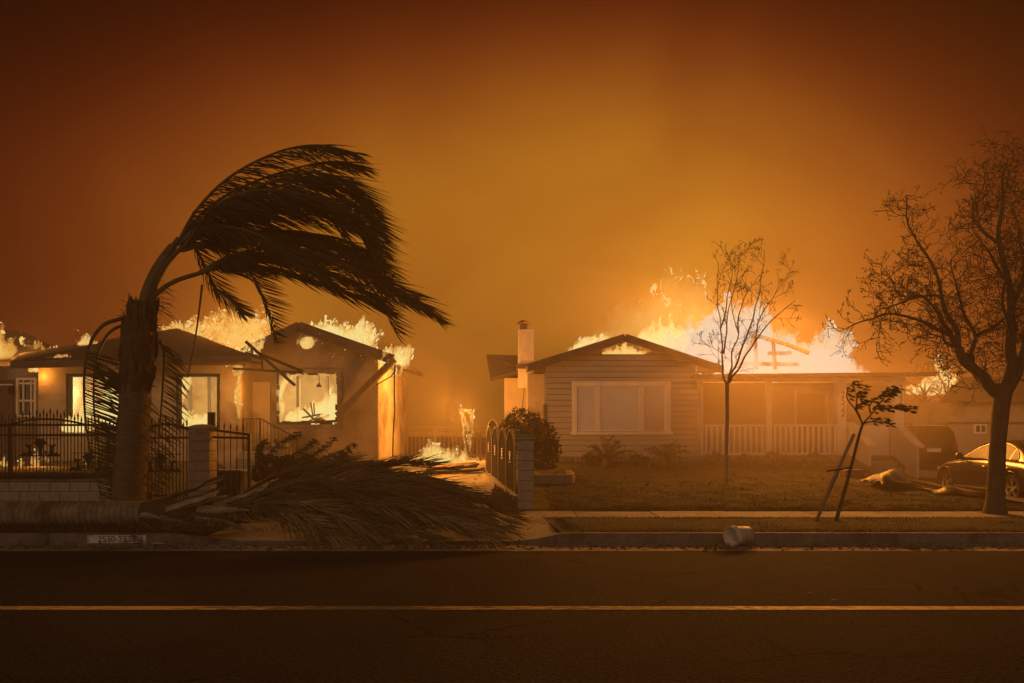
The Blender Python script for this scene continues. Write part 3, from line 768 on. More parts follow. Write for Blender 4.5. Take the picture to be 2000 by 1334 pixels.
# door step block and metal stair rail
for k in range(3):
    MB().box(lx(475,22.3), lx(560,22.3), GY-1.35-.3*k, GY-1.06-.3*k, .5, 1.35-.17*k).build('step', M['concrete'], lh, bevel=.01)
MB().box(lx(475,22.5), lx(560,22.5), GY-1.06, GY-.03, .5, 1.38).build('landing', M['concrete'], lh)

# ================================================================== FAR NEIGHBOURS
nh = thing('neighbour_house', P(1930,880,38), 'low pale house beyond the parked cars with dark eave', 'house')
NY = 38.0
MB().box(lx(1855,NY), lx(2300,NY), NY, NY+.2, .2, pz(781,NY)).build('wall', M['stucco'], nh)
MB().box(lx(1855,NY), lx(1855,NY)+.2, NY+.21, NY+7, .2, pz(781,NY)).build('side_wall', M['stucco'], nh)
MB().prism([P(1838,783,NY-.6), P(2320,776,NY-.6), P(2320,735,NY+4), P(1880,742,NY+4)], (0,0,.14)).build('roof', M['roof'], nh)
MB().bar(P(1838,784,NY-.62), P(2320,778,NY-.62), .05, .15).build('fascia', M['dark_fascia'], nh)
MB().box(lx(1850,NY), lx(2300,NY), NY-.06, NY-.002, pz(828,NY), pz(824,NY)).build('wall_band', M['dark_fascia'], nh)
w0, w1, wt, wb = lx(1902,NY), lx(1926,NY), pz(828.5,NY), pz(847,NY)
wf = MB().box(w0,w1,NY-.05,NY-.003,wb,wt).build('window', M['white_trim'], nh)
for t in (0,1): MB().box(w0+.08+t*(w1-w0-.08)/2, w0+(w1-w0-.08)/2*(t+1), NY-.06, NY-.051, wb+.08, wt-.06).build('pane', M['glass'], wf)
# neighbour on the far left, its roof alight
n2 = thing('neighbour_house', P(-40,880,28), 'dark house beyond the stucco house, roof ridge alight', 'house')
MB().box(lx(-500,28), lx(60,28), 28, 28.2, .4, pz(700,28)).build('wall', M['stucco_soot'], n2)
MB().prism([P(-420,702,27.4), P(112,702,27.4), P(112,688,30), P(40,652,30), P(-420,640,30)], (0,.1,.12)).build('roof', M['roof'], n2)

# ================================================================== FENCES, PILLARS, GATES
FY = 15.85
mat('block_joint', (.13,.12,.10), (.08,.075,.06), 12, .95)
def block_run(name, x0, x1, y0, y1, z0, z1, bw, bh, label, cat, cap=None, seed=1, m='block'):
    rr = random.Random(seed); t = thing(name, ((x0+x1)/2,(y0+y1)/2,z0), label, cat)
    MB().box(x0+.012,x1-.012,y0+.012,y1-.012,z0-.1,z1-.004).build('mortar_core', M['block_joint'], t)
    z = z0; row = 0
    n = max(1, round((z1-z0)/bh)); bh = (z1-z0)/n
    for row in range(n):
        x = x0 - (bw/2 if (row % 2 and x1-x0 > bw*1.5) else 0)
        while x < x1-.02:
            xa, xb = max(x,x0), min(x+bw,x1); j = rr.uniform(-.004,.004)
            MB().box(xa+.005,xb-.005,y0+j,y1-j,z0+row*bh+.005,z0+(row+1)*bh-.005).build('block', M[m], t, bevel=.008)
            x += bw
    return t
ledge = .72
wl = block_run('block_wall', -18.0, -7.98, FY, FY+.19, .14, ledge, .40, .193, 'low grey block wall carrying the iron fence', 'wall')
MB().box(-18.02,-7.96,FY-.02,FY+.21,ledge,ledge+.05).build('coping', M['kerb'], wl, bevel=.012)
def fpx(p, Y=FY): return (p-1000)/F*Y
def fpz(p, Y=FY): return CH-(p-HY)/F*Y
pl = block_run('gate_pillar', fpx(370), fpx(412), FY-.08, FY+.33, .14, fpz(842), .43, .193, 'grey block pillar between the iron gate and short fence', 'pillar', seed=2)
xc, yc = (fpx(370)+fpx(412))/2, FY+.125
MB().lathe((xc,yc,fpz(842)),(0,0,1),[(0,.31),(.05,.325),(.09,.30),(.13,.16),(.14,.02)],4).build('cap', M['block'], pl)
pl.children[-1].rotation_euler = (0,0,0)
pr = block_run('gate_pillar', fpx(1011,15.8), fpx(1043,15.8), 15.8, 16.13, .14, fpz(860,15.8), .40, .19, 'pale block pillar with rounded cap beside the arched gate', 'pillar', seed=3)
xc2, yc2 = (fpx(1011,15.8)+fpx(1043,15.8))/2, 15.965
MB().box(xc2-.20,xc2+.20,yc2-.20,yc2+.20,fpz(860,15.8),fpz(853,15.8)).build('cap', M['block'], pr, bevel=.03)
MB().box(xc2-.15,xc2+.15,yc2-.15,yc2+.15,fpz(853,15.8)+.001,fpz(848,15.8)).build('cap_crown', M['block'], pr, bevel=.02)

def picket(mb, x, y, z0, z1, w=.017):
    mb.box(x-w/2, x+w/2, y-w/2, y+w/2, z0, z1-.14)
    mb.lathe((x,y,z1-.14),(0,0,1),[(0,.010),(.012,.019),(.03,.010),(.055,.021),(.09,.011),(.14,.002)],6)
    return mb
def arc_rail(x0, x1, y, zb, rise, n=18, skew=0):
    return [Vector((x0+(x1-x0)*i/n, y, zb + rise*math.sin(math.pi*i/n)**1.3)) for i in range(n+1)]
def emblem(parent, cx, y, cz, w, m='iron'):
    """tree between two birds over a scrolled base, cut from sheet iron"""
    mb = MB(); k = w/.8; th = (0,.018,0)
    rr = random.Random(int(cx*100))
    pts = []
    for i in range(26):
        a = 2*math.pi*i/26; r_ = 1+.12*math.sin(a*7)
        zz = .085*math.sin(a)*r_; zz = zz if zz > -.02 else zz*.5
        pts.append((cx+.125*math.cos(a)*r_*k, y, cz+(.12+zz)*k))
    mb.prism(pts, th)
    mb.prism([(cx-.035*k,y,cz-.13*k),(cx+.035*k,y,cz-.13*k),(cx+.028*k,y,cz+.0*k),(cx+.075*k,y,cz+.09*k),(cx-.075*k,y,cz+.09*k),(cx-.028*k,y,cz)], th)
    for s_ in (-1,1):
        b = lambda u, v: (cx+s_*u*k, y+.002, cz+v*k)
        mb.prism([b(.17,-.09),(b(.20,.0)),b(.19,.06),b(.155,.075),b(.19,.095),b(.225,.07),b(.25,.085),b(.32,.10),b(.305,.06),b(.25,.02),b(.245,-.03),b(.27,-.09)], th)
        for (u, v, r_) in ((.10,-.085,.036),(.33,-.105,.03)):
            n = 16; ring = [Vector(b(u+r_*math.cos(2*math.pi*i/n)*(1-.5*i/n), v+r_*math.sin(2*math.pi*i/n)*(1-.5*i/n))) for i in range(n+6)]
            mb.tube(ring, .010*k, 5)
        mb.prism([b(.14,-.14),b(.40,-.14),b(.42,-.115),b(.36,-.10),b(.25,-.085),b(.16,-.10)], th)
        # legs of the bird and tail scroll
        mb.prism([b(.21,-.10),b(.225,-.10),b(.23,-.02),b(.215,-.02)], th)
    mb.prism([(cx-.42*k,y,cz-.155*k),(cx+.42*k,y,cz-.155*k),(cx+.42*k,y,cz-.14*k),(cx-.42*k,y,cz-.14*k)], th)
    o = mb.build('emblem', M[m], parent); o['label'] = 'sheet-iron tree between two birds'
    return o
def run(t, x0, x1, y, z0f, tops, pitch):
    first = {}; i = 0; x = x0
    while x <= x1+1e-6:
        z0 = z0f; zt = tops(x) - (.07 if i % 2 else 0)
        key = (round(zt-z0,2))
        if key not in first:
            first[key] = (picket(MB(), x, y, z0, z0+key).build('picket', M['iron'], t), x)
        else: copy_part(first[key][0], t, (x-first[key][1], 0, 0))
        x += pitch; i += 1
# fence on the wall
fe = thing('iron_fence', (-9.0, FY+.1, ledge), 'black spear-topped iron fence on block wall with arched rail and emblems', 'fence')
fy = FY+.095
a0, a1 = -18.0, fpx(205)
for zz in (fpz(850), fpz(830)): MB().box(a0,a1,fy-.018,fy+.018,zz-.022,zz+.022).build('rail', M['iron'], fe)
MB().box(a0,a1,fy-.014,fy+.014,fpz(929)-.012,fpz(929)+.012).build('rail', M['iron'], fe)
arcs = [(fpx(-10),fpx(186)),(fpx(-215),fpx(-12)),(fpx(-420),fpx(-217))]
for (q0,q1) in arcs: MB().tube(arc_rail(q0,q1,fy-.01,fpz(833),.15), .022, 6).build('arched_rail', M['iron'], fe)
def ftop(x):
    for (q0,q1) in arcs:
        if q0 <= x <= q1: return fpz(812) + .16*math.sin(math.pi*(x-q0)/(q1-q0))**1.3
    return fpz(812)
run(fe, -16.0, a1, fy, ledge+.05, ftop, .0690)
emblem(fe, fpx(75), fy-.035, fpz(877), .78); emblem(fe, fpx(170), fy-.035, fpz(905), .78); emblem(fe, fpx(-130), fy-.035, fpz(877), .78)
for (q0,q1,zz) in ((35,115,857),(35,115,890),(136,205,885),(136,205,915)): MB().box(fpx(q0),fpx(q1),fy-.03,fy-.016,fpz(zz)-.008,fpz(zz)+.008).build('emblem_rail', M['iron'], fe)
MB().box(fpx(14)-.03,fpx(14)+.03,fy-.03,fy+.03,ledge+.05,fpz(832)).build('post', M['iron'], fe)
# gate beside the pillar
ga = thing('iron_gate', (fpx(290), fy, .2), 'black iron gate with arched top and emblem behind the standing palm', 'gate')
q0, q1 = fpx(208), fpx(368)
for zz in (fpz(855), fpz(968)): MB().box(q0,q1,fy-.018,fy+.018,zz-.022,zz+.022).build('rail', M['iron'], ga)
for i in range(1): MB().tube(arc_rail(fpx(275),q1,fy-.01,fpz(838),.10), .03, 6).build('arched_rail', M['iron'], ga)
MB().tube(arc_rail(q0,fpx(275),fy-.01,fpz(838),.08), .03, 6).build('arched_rail', M['iron'], ga)
run(ga, q0+.02, q1-.02, fy, .2, lambda x: fpz(818)+.07*math.sin(math.pi*max(0,min(1,(x-fpx(275))/(q1-fpx(275)))))**1.3, .0700)
emblem(ga, fpx(312), fy-.035, fpz(908), .78)
for zz in (888, 920): MB().box(fpx(272),fpx(352),fy-.03,fy-.016,fpz(zz)-.008,fpz(zz)+.008).build('emblem_rail', M['iron'], ga)
MB().box(q0-.03,q0+.03,fy-.03,fy+.03,.2,fpz(836)).build('post', M['iron'], ga)
# short fence right of the pillar
sf = thing('iron_fence', (fpx(450), fy, .2), 'short run of iron fence with square end post right of the pillar', 'fence')
q0, q1 = fpx(413), fpx(487)
MB().bar((q0,fy,fpz(840)),(q1,fy,fpz(849)),.036,.044).build('rail', M['iron'], sf); MB().bar((q0,fy,fpz(854)),(q1,fy,fpz(856)),.036,.044).build('rail', M['iron'], sf)
MB().box(q1-.06,q1,fy-.035,fy+.035,.14,fpz(848)).build('post', M['iron'], sf)
for k in range(5): picket(MB(), fpx(422+12.6*k), fy, .2, fpz(822+1.4*k)).build('picket', M['iron'], sf)
# timber post behind the pillar, dark bin behind the short fence
tp = thing('timber_post', P(411,960,16.6), 'charred pair of timber posts behind the block pillar', 'post')
MB().box(fpx(405,16.6),fpx(411.5,16.6),16.6,16.7,.2,fpz(805,16.6)).build('post', M['wood'], tp); MB().box(fpx(412,16.6),fpx(417.5,16.6),16.62,16.7,.2,fpz(805,16.6)).build('post', M['char'], tp)
bn = thing('storage_bin', P(446,960,17.4), 'dark plastic bin standing behind the short iron fence', 'bin')
bx0, bx1 = fpx(421,17.4), fpx(469,17.4)
MB().box(bx0,bx1,17.4,17.85,.2,fpz(924,17.4)).build('body', M['black'], bn, bevel=.03)
MB().box(bx0-.02,bx1+.02,17.37,17.88,fpz(924,17.4)+.001,fpz(918,17.4)).build('lid', M['iron_brown'], bn, bevel=.02)

# arched driveway gate, swung back along the drive
mat('gate_sheet', (.035,.028,.022), (.022,.018,.014), 6, .95, spec=.03)
mat('gate_edge', (.42,.36,.28), (.3,.25,.19), 8, .7)
ag = thing('arched_gate', (.05, 16.2, .3), 'solid iron gate of four arched panels standing open by the drive', 'gate')
A, B = Vector((.06,16.25,0)), Vector((-.66,20.4,0))
def apanel(t0, t1, zb0, zb1, zt, parent=None):
    u = (B-A)
    n = 12; bot = [A+u*t0+Vector((0,0,zb0)), A+u*t1+Vector((0,0,zb1))]
    arc = []
    wz = zt-.34
    for i in range(n+1):
        t = t1+(t0-t1)*i/n; a = math.pi*i/n
        arc.append(A+u*t+Vector((0,0,wz+.34*math.sin(a)**.8)))
    nrm = Vector((u.y,-u.x,0)).normalized()
    p = MB().prism(bot+arc, nrm*.03).build('panel', M['gate_sheet'], ag)
    MB().tube([bot[1]]+arc+[bot[0]], .022, 6).build('panel_frame', M['gate_edge'], p)
    mid = A+u*((t0+t1)/2)+Vector((0,0,(zb0+zt)/2+.08)) - nrm*.015
    d = u.normalized()
    for (dz, w, h) in ((.10,.20,.02),(.0,.11,.14),(-.11,.20,.02),(.05,.24,.012)):
        MB().bar(mid+Vector((0,0,dz))-d*w/2, mid+Vector((0,0,dz))+d*w/2, .012, h).build('ornament', M['white_trim'], p)
N4 = 4
for i in range(N4):
    t0, t1 = (i+.02)/N4, (i+.98)/N4
    y0, y1 = 16.25+4.15*t0, 16.25+4.15*t1
    apanel(t0, t1, gz(0,y0)+.28, gz(0,y1)+.28, 1.76+.036*i)
cb = MB(); u = (B-A).normalized()
MB().add([A+Vector((-.06,0,.1)),A+Vector((.06,0,.1)),B+Vector((.06,0,.3)),B+Vector((-.06,0,.3)),A+Vector((-.06,0,.42)),A+Vector((.06,0,.42)),B+Vector((.06,0,.66)),B+Vector((-.06,0,.66))],
         [(0,1,2,3),(4,5,6,7),(0,1,5,4),(1,2,6,5),(2,3,7,6),(3,0,4,7)]).build('kerb_footing', M['concrete'], ag)
bgp = thing('arched_screen', P(962,930,21.5), 'single arched iron screen standing behind the open gate', 'screen')
pts = [P(953,920,21.5),P(972,920,21.5)] + [P(962.5+9.5*math.cos(math.pi*i/12), 838-18*math.sin(math.pi*i/12), 21.5) for i in range(13)]
MB().prism(pts,(0,.04,0)).build('sheet', M['iron_brown'], bgp); MB().tube(pts[1:]+[pts[0]], .02, 5).build('frame', M['gate_edge'], bgp)

# metal stair rail at the stucco house
sr = thing('stair_rail', P(530,895,22.1), 'thin iron stair handrail with emblem at the stucco house steps', 'handrail')
ry = 22.1
MB().tube([P(474,817,ry),P(508,817,ry),P(580,855,ry),P(580,896,ry)], .024, 6).build('hand_rail', M['iron_brown'], sr)
for pp, y0, y1 in ((475,817,880),(508,817,884),(580,855,905)): MB().bar(P(pp,y0,ry),P(pp,y1,ry),.05,.05).build('post', M['iron_brown'], sr)
MB().bar(P(475,880,ry),P(508,880,ry),.03,.03).build('rail', M['iron_brown'], sr); MB().bar(P(508,880,ry),P(580,903,ry),.03,.03).build('rail', M['iron_brown'], sr)
for pp in (482,489,496,502): MB().bar(P(pp,817,ry),P(pp,880,ry),.014,.014).build('baluster', M['iron_brown'], sr)
for k in range(9):
    pp = 515+7.2*k; yt = 817+(pp-508)*.528
    MB().bar(P(pp,yt,ry),P(pp,884+(pp-508)*.3,ry),.014,.014).build('baluster', M['iron_brown'], sr)
emblem(sr, (541-1000)/F*ry, ry-.03, CH-(868-HY)/F*ry, .62, 'iron_brown')

# fence, gate post and lumber at the end of the drive
bf = thing('yard_fence', P(870,890,28), 'faint picket railing across the end of the driveway', 'fence')
for yy in (835,846,889): MB().bar(P(790,yy,28),P(945,yy,28),.05,.05).build('rail', M['iron_brown'], bf)
for k in range(19): MB().bar(P(796+8*k,846,28),P(796+8*k,892,28),.02,.02).build('picket', M['iron_brown'], bf)
for pp in (850,): MB().bar(P(pp,832,28),P(pp,898,28),.09,.09).build('post', M['iron_brown'], bf)
gp = thing('burning_gate_frame', P(912,890,26), 'burning timber gate frame at the end of the drive', 'gate')
for (a, b_) in (((903,802),(910,886)),((922,802),(918,888)),((903,802),(922,802)),((906,815),(917,860)),((907,845),(920,845))): MB().bar(P(*a,26),P(*b_,26),.10,.10).build('timber', M['char'], gp)
for i, (pp, y0) in enumerate(((932,845),(938.5,847))):
    t = thing('fence_post', P(pp,895,25.4), ('slim post right beside the burning gate frame','slim post between its twin and the arched screen')[i], 'post', 'bare posts by the drive')
    MB().bar(P(pp,y0,25.4),P(pp,900,25.4),.07,.07).build('shaft', M['wood'], t)
rl = random.Random(12)
boards = [(828,905,930,898,.05),(832,912,932,905,.05),(826,918,936,912,.06),(840,900,930,890,.04),(834,924,938,918,.05),(845,895,925,886,.04),(860,917,935,900,.05),(850,886,900,878,.035),(905,925,945,908,.05),(842,921,905,903,.05),(835,908,880,884,.035)]
heap_labels = ['charred plank lying lowest at the near side of the heap', 'scorched plank second from the bottom of the burning heap', 'brown unburnt plank sticking out past the heap end', 'thin charred lath laid over the heap', 'long charred plank at the front foot of the heap', 'short brown lath near the top of the heap', 'charred plank slanting up across the heap', 'thinnest charred stick at the very top of the heap', 'brown plank leaning off the heap towards the gate', 'charred plank crossing under the flames of the heap', 'thin charred lath tilted steeply on the heap']
for i, (xa,ya,xb,yb,h) in enumerate(boards):
    Y = 21.3+.12*i
    bd = MB().bar(P(xa,ya+6,Y), P(xb,yb+6,Y+.2), .22, h).build('board', M['char' if i%3 else 'wood'])
    tag(bd, heap_labels[i], 'board', 'boards heaped on the driveway')

# ================================================================== FOLIAGE HELPERS
mat('palm_trunk', (.17,.135,.095), (.09,.07,.05), 5, .95, .012, 30, stretch=(1,1,5))
mat('palm_fallen', (.30,.25,.18), (.15,.12,.085), 6, .95, .012, 30, c3=(.10,.08,.055), s3=2)
mat('palm_boot', (.11,.085,.055), (.045,.035,.025), 7, .95, .012, 40, stretch=(3,3,.6))
mat('palm_sheath', (.42,.35,.25), (.20,.16,.11), 4, .8, .004, 20, stretch=(.6,3,3))
mat('frond', (.052,.050,.022), (.030,.028,.014), 3, .7)
mat('frond_dry', (.18,.14,.065), (.08,.064,.032), 3, .75)
mat('frond_straw', (.34,.27,.14), (.18,.14,.07), 3, .75)
mat('frond_stem', (.13,.115,.06), (.07,.06,.03), 4, .7)
mat('bark', (.10,.08,.06), (.05,.04,.03), 8, .95, .015, 25, stretch=(1,1,.4))
mat('twig', (.075,.058,.042), (.04,.03,.022), 8, .95)
mat('bark_pale', (.34,.26,.17), (.22,.17,.12), 8, .95, .01, 25)  # colour lifted to imitate haze over the young tree; the stake shares it
mat('twig_pale', (.30,.23,.15), (.2,.15,.10), 8, .95)  # haze over the young tree put into its twig colour
mat('leaf', (.060,.062,.026), (.034,.034,.016), 5, .7)
mat('hedge_leaf', (.085,.085,.038), (.045,.045,.020), 4, .6)
mat('dry_leaf', (.16,.11,.055), (.08,.055,.03), 6, .9)

def catmull(pts, n):
    pts = [Vector(p) for p in pts]; q = [pts[0]*2-pts[1]] + pts + [pts[-1]*2-pts[-2]]; out = []
    segs = len(pts)-1
    for i in range(n+1):
        u = i/n*segs; k = min(int(u), segs-1); t = u-k
        a, b_, c, d = q[k], q[k+1], q[k+2], q[k+3]
        out.append(.5*((2*b_)+(c-a)*t+(2*a-5*b_+4*c-d)*t*t+(3*b_-a-3*c+d)*t**3))
    return out
def ribbon(mb, p, d, L, w, bend, rr, seg=3):
    d = d.normalized(); s_ = d.cross(Vector((rr.uniform(-.4,.4),rr.uniform(-1,-.2),rr.uniform(-.3,.5))))
    if s_.length < 1e-4: s_ = Vector((0,0,1))
    s_.normalize(); o = len(mb.v)
    ws = (.5,1,.75,0) if seg == 3 else (.7,1,0)
    for i in range(seg):
        t = i/seg; c = p + d*(L*t) + bend*(L*t*t)
        mb.v.append(c - s_*(w*ws[i]/2)); mb.v.append(c + s_*(w*ws[i]/2))
    mb.v.append(p + d*L + bend*L)
    for i in range(seg-1): mb.f.append([o+2*i,o+2*i+1,o+2*i+3,o+2*i+2])
    mb.f.append([o+2*seg-2,o+2*seg-1,o+2*seg])
def frond(parent, ctrl, leaf, wind, rr, n=70, r0=.03, spread=.75, along=.75, t0=.12, w=.028, bend=(.1,0,-.25), jit=.18, mt='frond', sides=(1,-1), name='frond', stemmat='frond_stem'):
    pts = catmull(ctrl, 36); mb = MB(); m = len(pts)
    up = Vector((rr.uniform(-.2,.2), rr.uniform(-.6,.2), 1)).normalized(); wind = Vector(wind); bend = Vector(bend)
    for i in range(n):
        t = t0 + (1-t0)*(i+rr.random())/n
        f_ = t*(m-1); k = min(int(f_), m-2); p = pts[k].lerp(pts[k+1], f_-k); T = (pts[k+1]-pts[k]).normalized()
        S = T.cross(up); S = S.normalized() if S.length > 1e-4 else Vector((0,1,0))
        N_ = S.cross(T)
        prof = max(.18, math.sin(math.pi*min(1,(t-t0*.4)*.86+.12))**.55)
        for sd in sides:
            d = T*along + S*sd*spread*(1-.45*t) + N_*rr.uniform(.0,.25) + wind + Vector((rr.uniform(-1,1),rr.uniform(-1,1),rr.uniform(-1,1)))*jit
            ribbon(mb, p, d, leaf*prof*rr.uniform(.75,1.12), w*rr.uniform(.7,1.2), bend*rr.uniform(.4,1.4), rr)
    o = mb.build(name, M[mt], parent)
    rad = [r0*(1-.9*i/(m-1))+.003 for i in range(m)]
    MB().tube(pts, rad, 5).build('midrib', M[stemmat], o, True)
    return o

# ================================================================== STANDING PALM
PY = 13.6
sp_ = thing('palm_tree', P(250,1026,PY), 'tall palm standing at the kerb, fronds blown sideways by wind', 'palm tree')
ppx = lambda a, b_, dy=0: P(a, b_, PY) + Vector((0, dy, 0))
tr = MB()
path = catmull([ppx(250,1030), ppx(254,940), ppx(260,850), ppx(266,750), ppx(270,700)], 60)
def ringr(i, n, r0, r1, a): 
    t = i/n; return r0+(r1-r0)*t + a*(1 if i % 3 else -1) + .006*mnoise.noise(Vector((i*1.7,0,0)))
tr.tube(path, [ringr(i,60,.285,.235,.004) for i in range(61)], 16).build('trunk', M['palm_trunk'], sp_, True)
path = catmull([ppx(265,760), ppx(268,720), ppx(271,660), ppx(275,615), ppx(283,590)], 24)
boot = MB().tube(path, [.235,.235,.24,.245,.25,.26,.265,.27,.27,.265,.26,.255,.25,.245,.24,.235,.23,.225,.22,.21,.20,.19,.18,.17,.15], 14).build('boot', M['palm_boot'], sp_, True)
rr = random.Random(21)
bs = MB()
for k in range(120):
    t = rr.uniform(.0,.95); a = rr.uniform(0,6.28); i = int(t*24); c = path[i]; R = .245-.10*max(0,t-.4)
    p = c + Vector((math.cos(a)*R, math.sin(a)*R, 0)); d = Vector((math.cos(a)*.10, math.sin(a)*.10, 1.0)) + Vector((.08,0,0))
    ribbon(bs, p-Vector((0,0,.12)), d, rr.uniform(.2,.42), rr.uniform(.05,.12), Vector((math.cos(a)*.05,math.sin(a)*.05,0)), rr)
for k in range(160):
    t = rr.uniform(.0,1); a = rr.uniform(0,6.28); i = int(t*24); c = path[i]; R = .26
    ribbon(bs, c+Vector((math.cos(a)*R, math.sin(a)*R, 0)), Vector((math.cos(a),math.sin(a),rr.uniform(-1,.6))), rr.uniform(.05,.16), .012, Vector((0,0,-.2)), rr)
bs.build('boot_scales', M['palm_boot'], boot)
# crown shaft and petioles
st = MB()
for (pts, r0, r1) in (([(281,612),(288,575),(305,535),(330,495),(350,465)],.16,.05), ([(284,606),(300,560),(325,515),(358,480)],.11,.04), ([(290,605),(305,575),(340,550),(385,535),(410,528)],.055,.035), ([(278,608),(284,570),(300,530),(318,500),(335,478)],.10,.04)):
    pp_ = catmull([ppx(*q) for q in pts], 14); st.tube(pp_, [r0+(r1-r0)*(i/14)**.6 for i in range(15)], 8)
st.build('petioles', M['frond_stem'], sp_, True)
fb = MB()
for k in range(60):
    c = ppx(rr.uniform(285,325), rr.uniform(540,610)); ribbon(fb, c, Vector((rr.uniform(.2,1),rr.uniform(-1,1),rr.uniform(-.6,.5))), rr.uniform(.08,.35), .01, Vector((.1,0,-.3)), rr)
fb.build('fibres', M['palm_boot'], sp_)
W = (.55,0,-.10)
fronds = [
 ([(345,480),(385,410),(450,345),(540,298),(620,283),(694,298)], .0, .80, (.25,0,-.45), 100),
 ([(350,470),(400,400),(470,350),(560,315),(640,300),(698,312)], .4, .8, (.30,0,-.45), 85),
 ([(352,478),(420,420),(520,375),(620,352),(690,372),(728,430)], -.4, .9, (.40,0,-.45), 100),
 ([(355,482),(440,430),(540,395),(640,378),(705,410),(735,480)], .3, .9, (.4,0,-.5), 95),
 ([(355,485),(430,445),(530,415),(640,410),(710,450),(742,520)], -.7, .85, (.4,0,-.5), 95),
 ([(352,490),(430,455),(540,440),(650,450),(715,490),(735,545)], .6, .85, (.4,0,-.5), 90),
 ([(354,486),(430,432),(520,400),(600,395),(680,425),(725,500)], -.1, .95, (.35,0,-.55), 95),
 ([(356,488),(430,450),(500,430),(580,430),(650,460),(700,510)], .9, .9, (.4,0,-.5), 90),
 ([(356,486),(420,440),(480,415),(560,405),(640,420),(690,470)], -1.0, .9, (.4,0,-.55), 90),
 ([(358,490),(440,470),(540,465),(640,485),(720,530),(775,650)], -.2, .75, (.4,0,-.35), 95),
 ([(385,535),(450,508),(550,490),(660,505),(770,560),(852,618)], .1, .85, (.35,0,-.42), 115),
 ([(400,530),(480,500),(580,495),(680,525),(760,575),(830,612)], -.5, .75, (.35,0,-.40), 100),
 ([(395,530),(460,515),(540,520),(620,545),(700,575),(745,600)], .5, .7, (.4,0,-.42), 85),
 ([(390,532),(450,505),(520,500),(600,520),(680,550),(740,590)], -.2, .8, (.4,0,-.45), 90),
 ([(360,485),(400,480),(450,500),(500,540),(530,600),(545,668)], -.3, .45, (.45,0,-.25), 60),
 ([(358,485),(410,460),(480,465),(550,490),(610,530),(660,560)], -.9, .75, (.4,0,-.5), 80),
 ([(355,475),(410,420),(500,375),(590,350),(660,360),(715,400)], .1, .85, (.35,0,-.55), 90),
 ([(352,482),(370,470),(395,520),(415,560),(450,590),(470,610)], .2, .45, (.3,0,-.5), 45),
]
for j, (pts, dy, leaf, wd, n) in enumerate(fronds):
    k = len(pts)-1
    ctrl = [ppx(q[0], q[1], dy*math.sin(math.pi*.75*i/k)) for i, q in enumerate(pts)]
    frond(sp_, ctrl, leaf*1.0, wd, random.Random(100+j), int(n*1.25), .032, .9, .45, .08, .022, (.32,0,-.10), .22)
# bare hanging stem, and the drooped frond on the windward side
hp = catmull([ppx(395,556), ppx(390,600), ppx(380,670), ppx(366,738)], 16)
o = MB().tube(hp, [.022-.012*i/16 for i in range(17)], 5).build('hanging_stem', M['frond_stem'], sp_, True)
dctrl = [ppx(248,622,-.1), ppx(215,640,-.25), ppx(193,680,-.3), ppx(183,740,-.3), ppx(182,820,-.25), ppx(192,900,-.2), ppx(210,985,-.15)]
rr = random.Random(77)
frond(sp_, dctrl, 1.25, (.95,.42,-.02), rr, 95, .035, .10, .22, .36, .028, (.05,.0,-.42), .12, sides=(1,))
frond(sp_, [p+Vector((.03,.25,-.05)) for p in dctrl], 1.25, (.95,.25,-.12), rr, 70, .03, .10, .25, .40, .028, (.05,0,-.42), .15, sides=(1,))
frond(sp_, [ppx(300,660,.25), ppx(306,690,.3), ppx(300,760,.35), ppx(290,860,.4), ppx(280,960,.4)], .55, (.9,.05,-.1), rr, 60, .03, .1, .25, .1, .026, (.05,0,-.4), .16, sides=(1,))

# ================================================================== FALLEN PALM
fp = thing('fallen_palm', P(250,1020,12.9), 'uprooted palm lying along the kerb with its crown over the drive', 'palm tree')
fY = 13.05
path = [Vector((-13+.11*i*.68, fY+.03*math.sin(i*.1), .36 + .0008*i)) for i in range(97)]
xs_end = P(292,1003,fY).x
path = [Vector((-11.6+(xs_end+11.6)*i/240, fY + .04*math.sin(i*.03), .355+.0001*i)) for i in range(241)]
MB().tube(path, [.198+(.006 if i%4 else -.026) + .006*math.sin(i*2.3) for i in range(241)], 16).build('trunk', M['palm_fallen'], fp, True)
rr = random.Random(31)
c0 = Vector((xs_end, fY, .38))
# torn boots: big curved sheaths
for k in range(34):
    a = rr.uniform(0, 6.28); t = rr.random()
    p = c0 + Vector((-.35+1.5*t, math.cos(a)*.17*(1+.4*t), math.sin(a)*.17*(1+.4*t)))
    L = rr.uniform(.7,1.5); mb = MB(); n = 8; w = rr.uniform(.10,.2)
    fan = Vector((1, math.cos(a)*.30+rr.uniform(-.1,.1), math.sin(a)*.22+.05)).normalized()
    side = fan.cross(Vector((0,math.cos(a),math.sin(a)))).normalized(); out = Vector((0,math.cos(a),math.sin(a)))
    vs_ = []
    for i in range(n+1):
        s_ = i/n; ww = w*(1-.85*s_**.8); c = p + fan*(L*s_) + out*(.22*s_*s_*L*rr.uniform(.8,1.2)) + Vector((0,0,-.12*s_*s_))
        for q in (-1,-.4,.4,1): vs_.append(c + side*q*ww*.6 - out*(.05*(q*q)) )
    fs = [[i*4+q, i*4+q+1, (i+1)*4+q+1, (i+1)*4+q] for i in range(n) for q in range(3)]
    vs_ = [Vector((v.x, v.y, max(.17, v.z))) for v in vs_]
    mb.add(vs_, fs).build('sheath', M['palm_sheath' if k % 3 else 'palm_boot'], fp, True)
core = catmull([c0+Vector((-.1,0,0)), c0+Vector((.5,0,.03)), c0+Vector((1.2,-.02,.06)), c0+Vector((2.0,-.05,.05))], 12)
MB().tube(core, [.19,.2,.21,.21,.2,.19,.17,.15,.13,.11,.09,.07,.05], 10).build('crown_shaft', M['palm_boot'], fp, True)
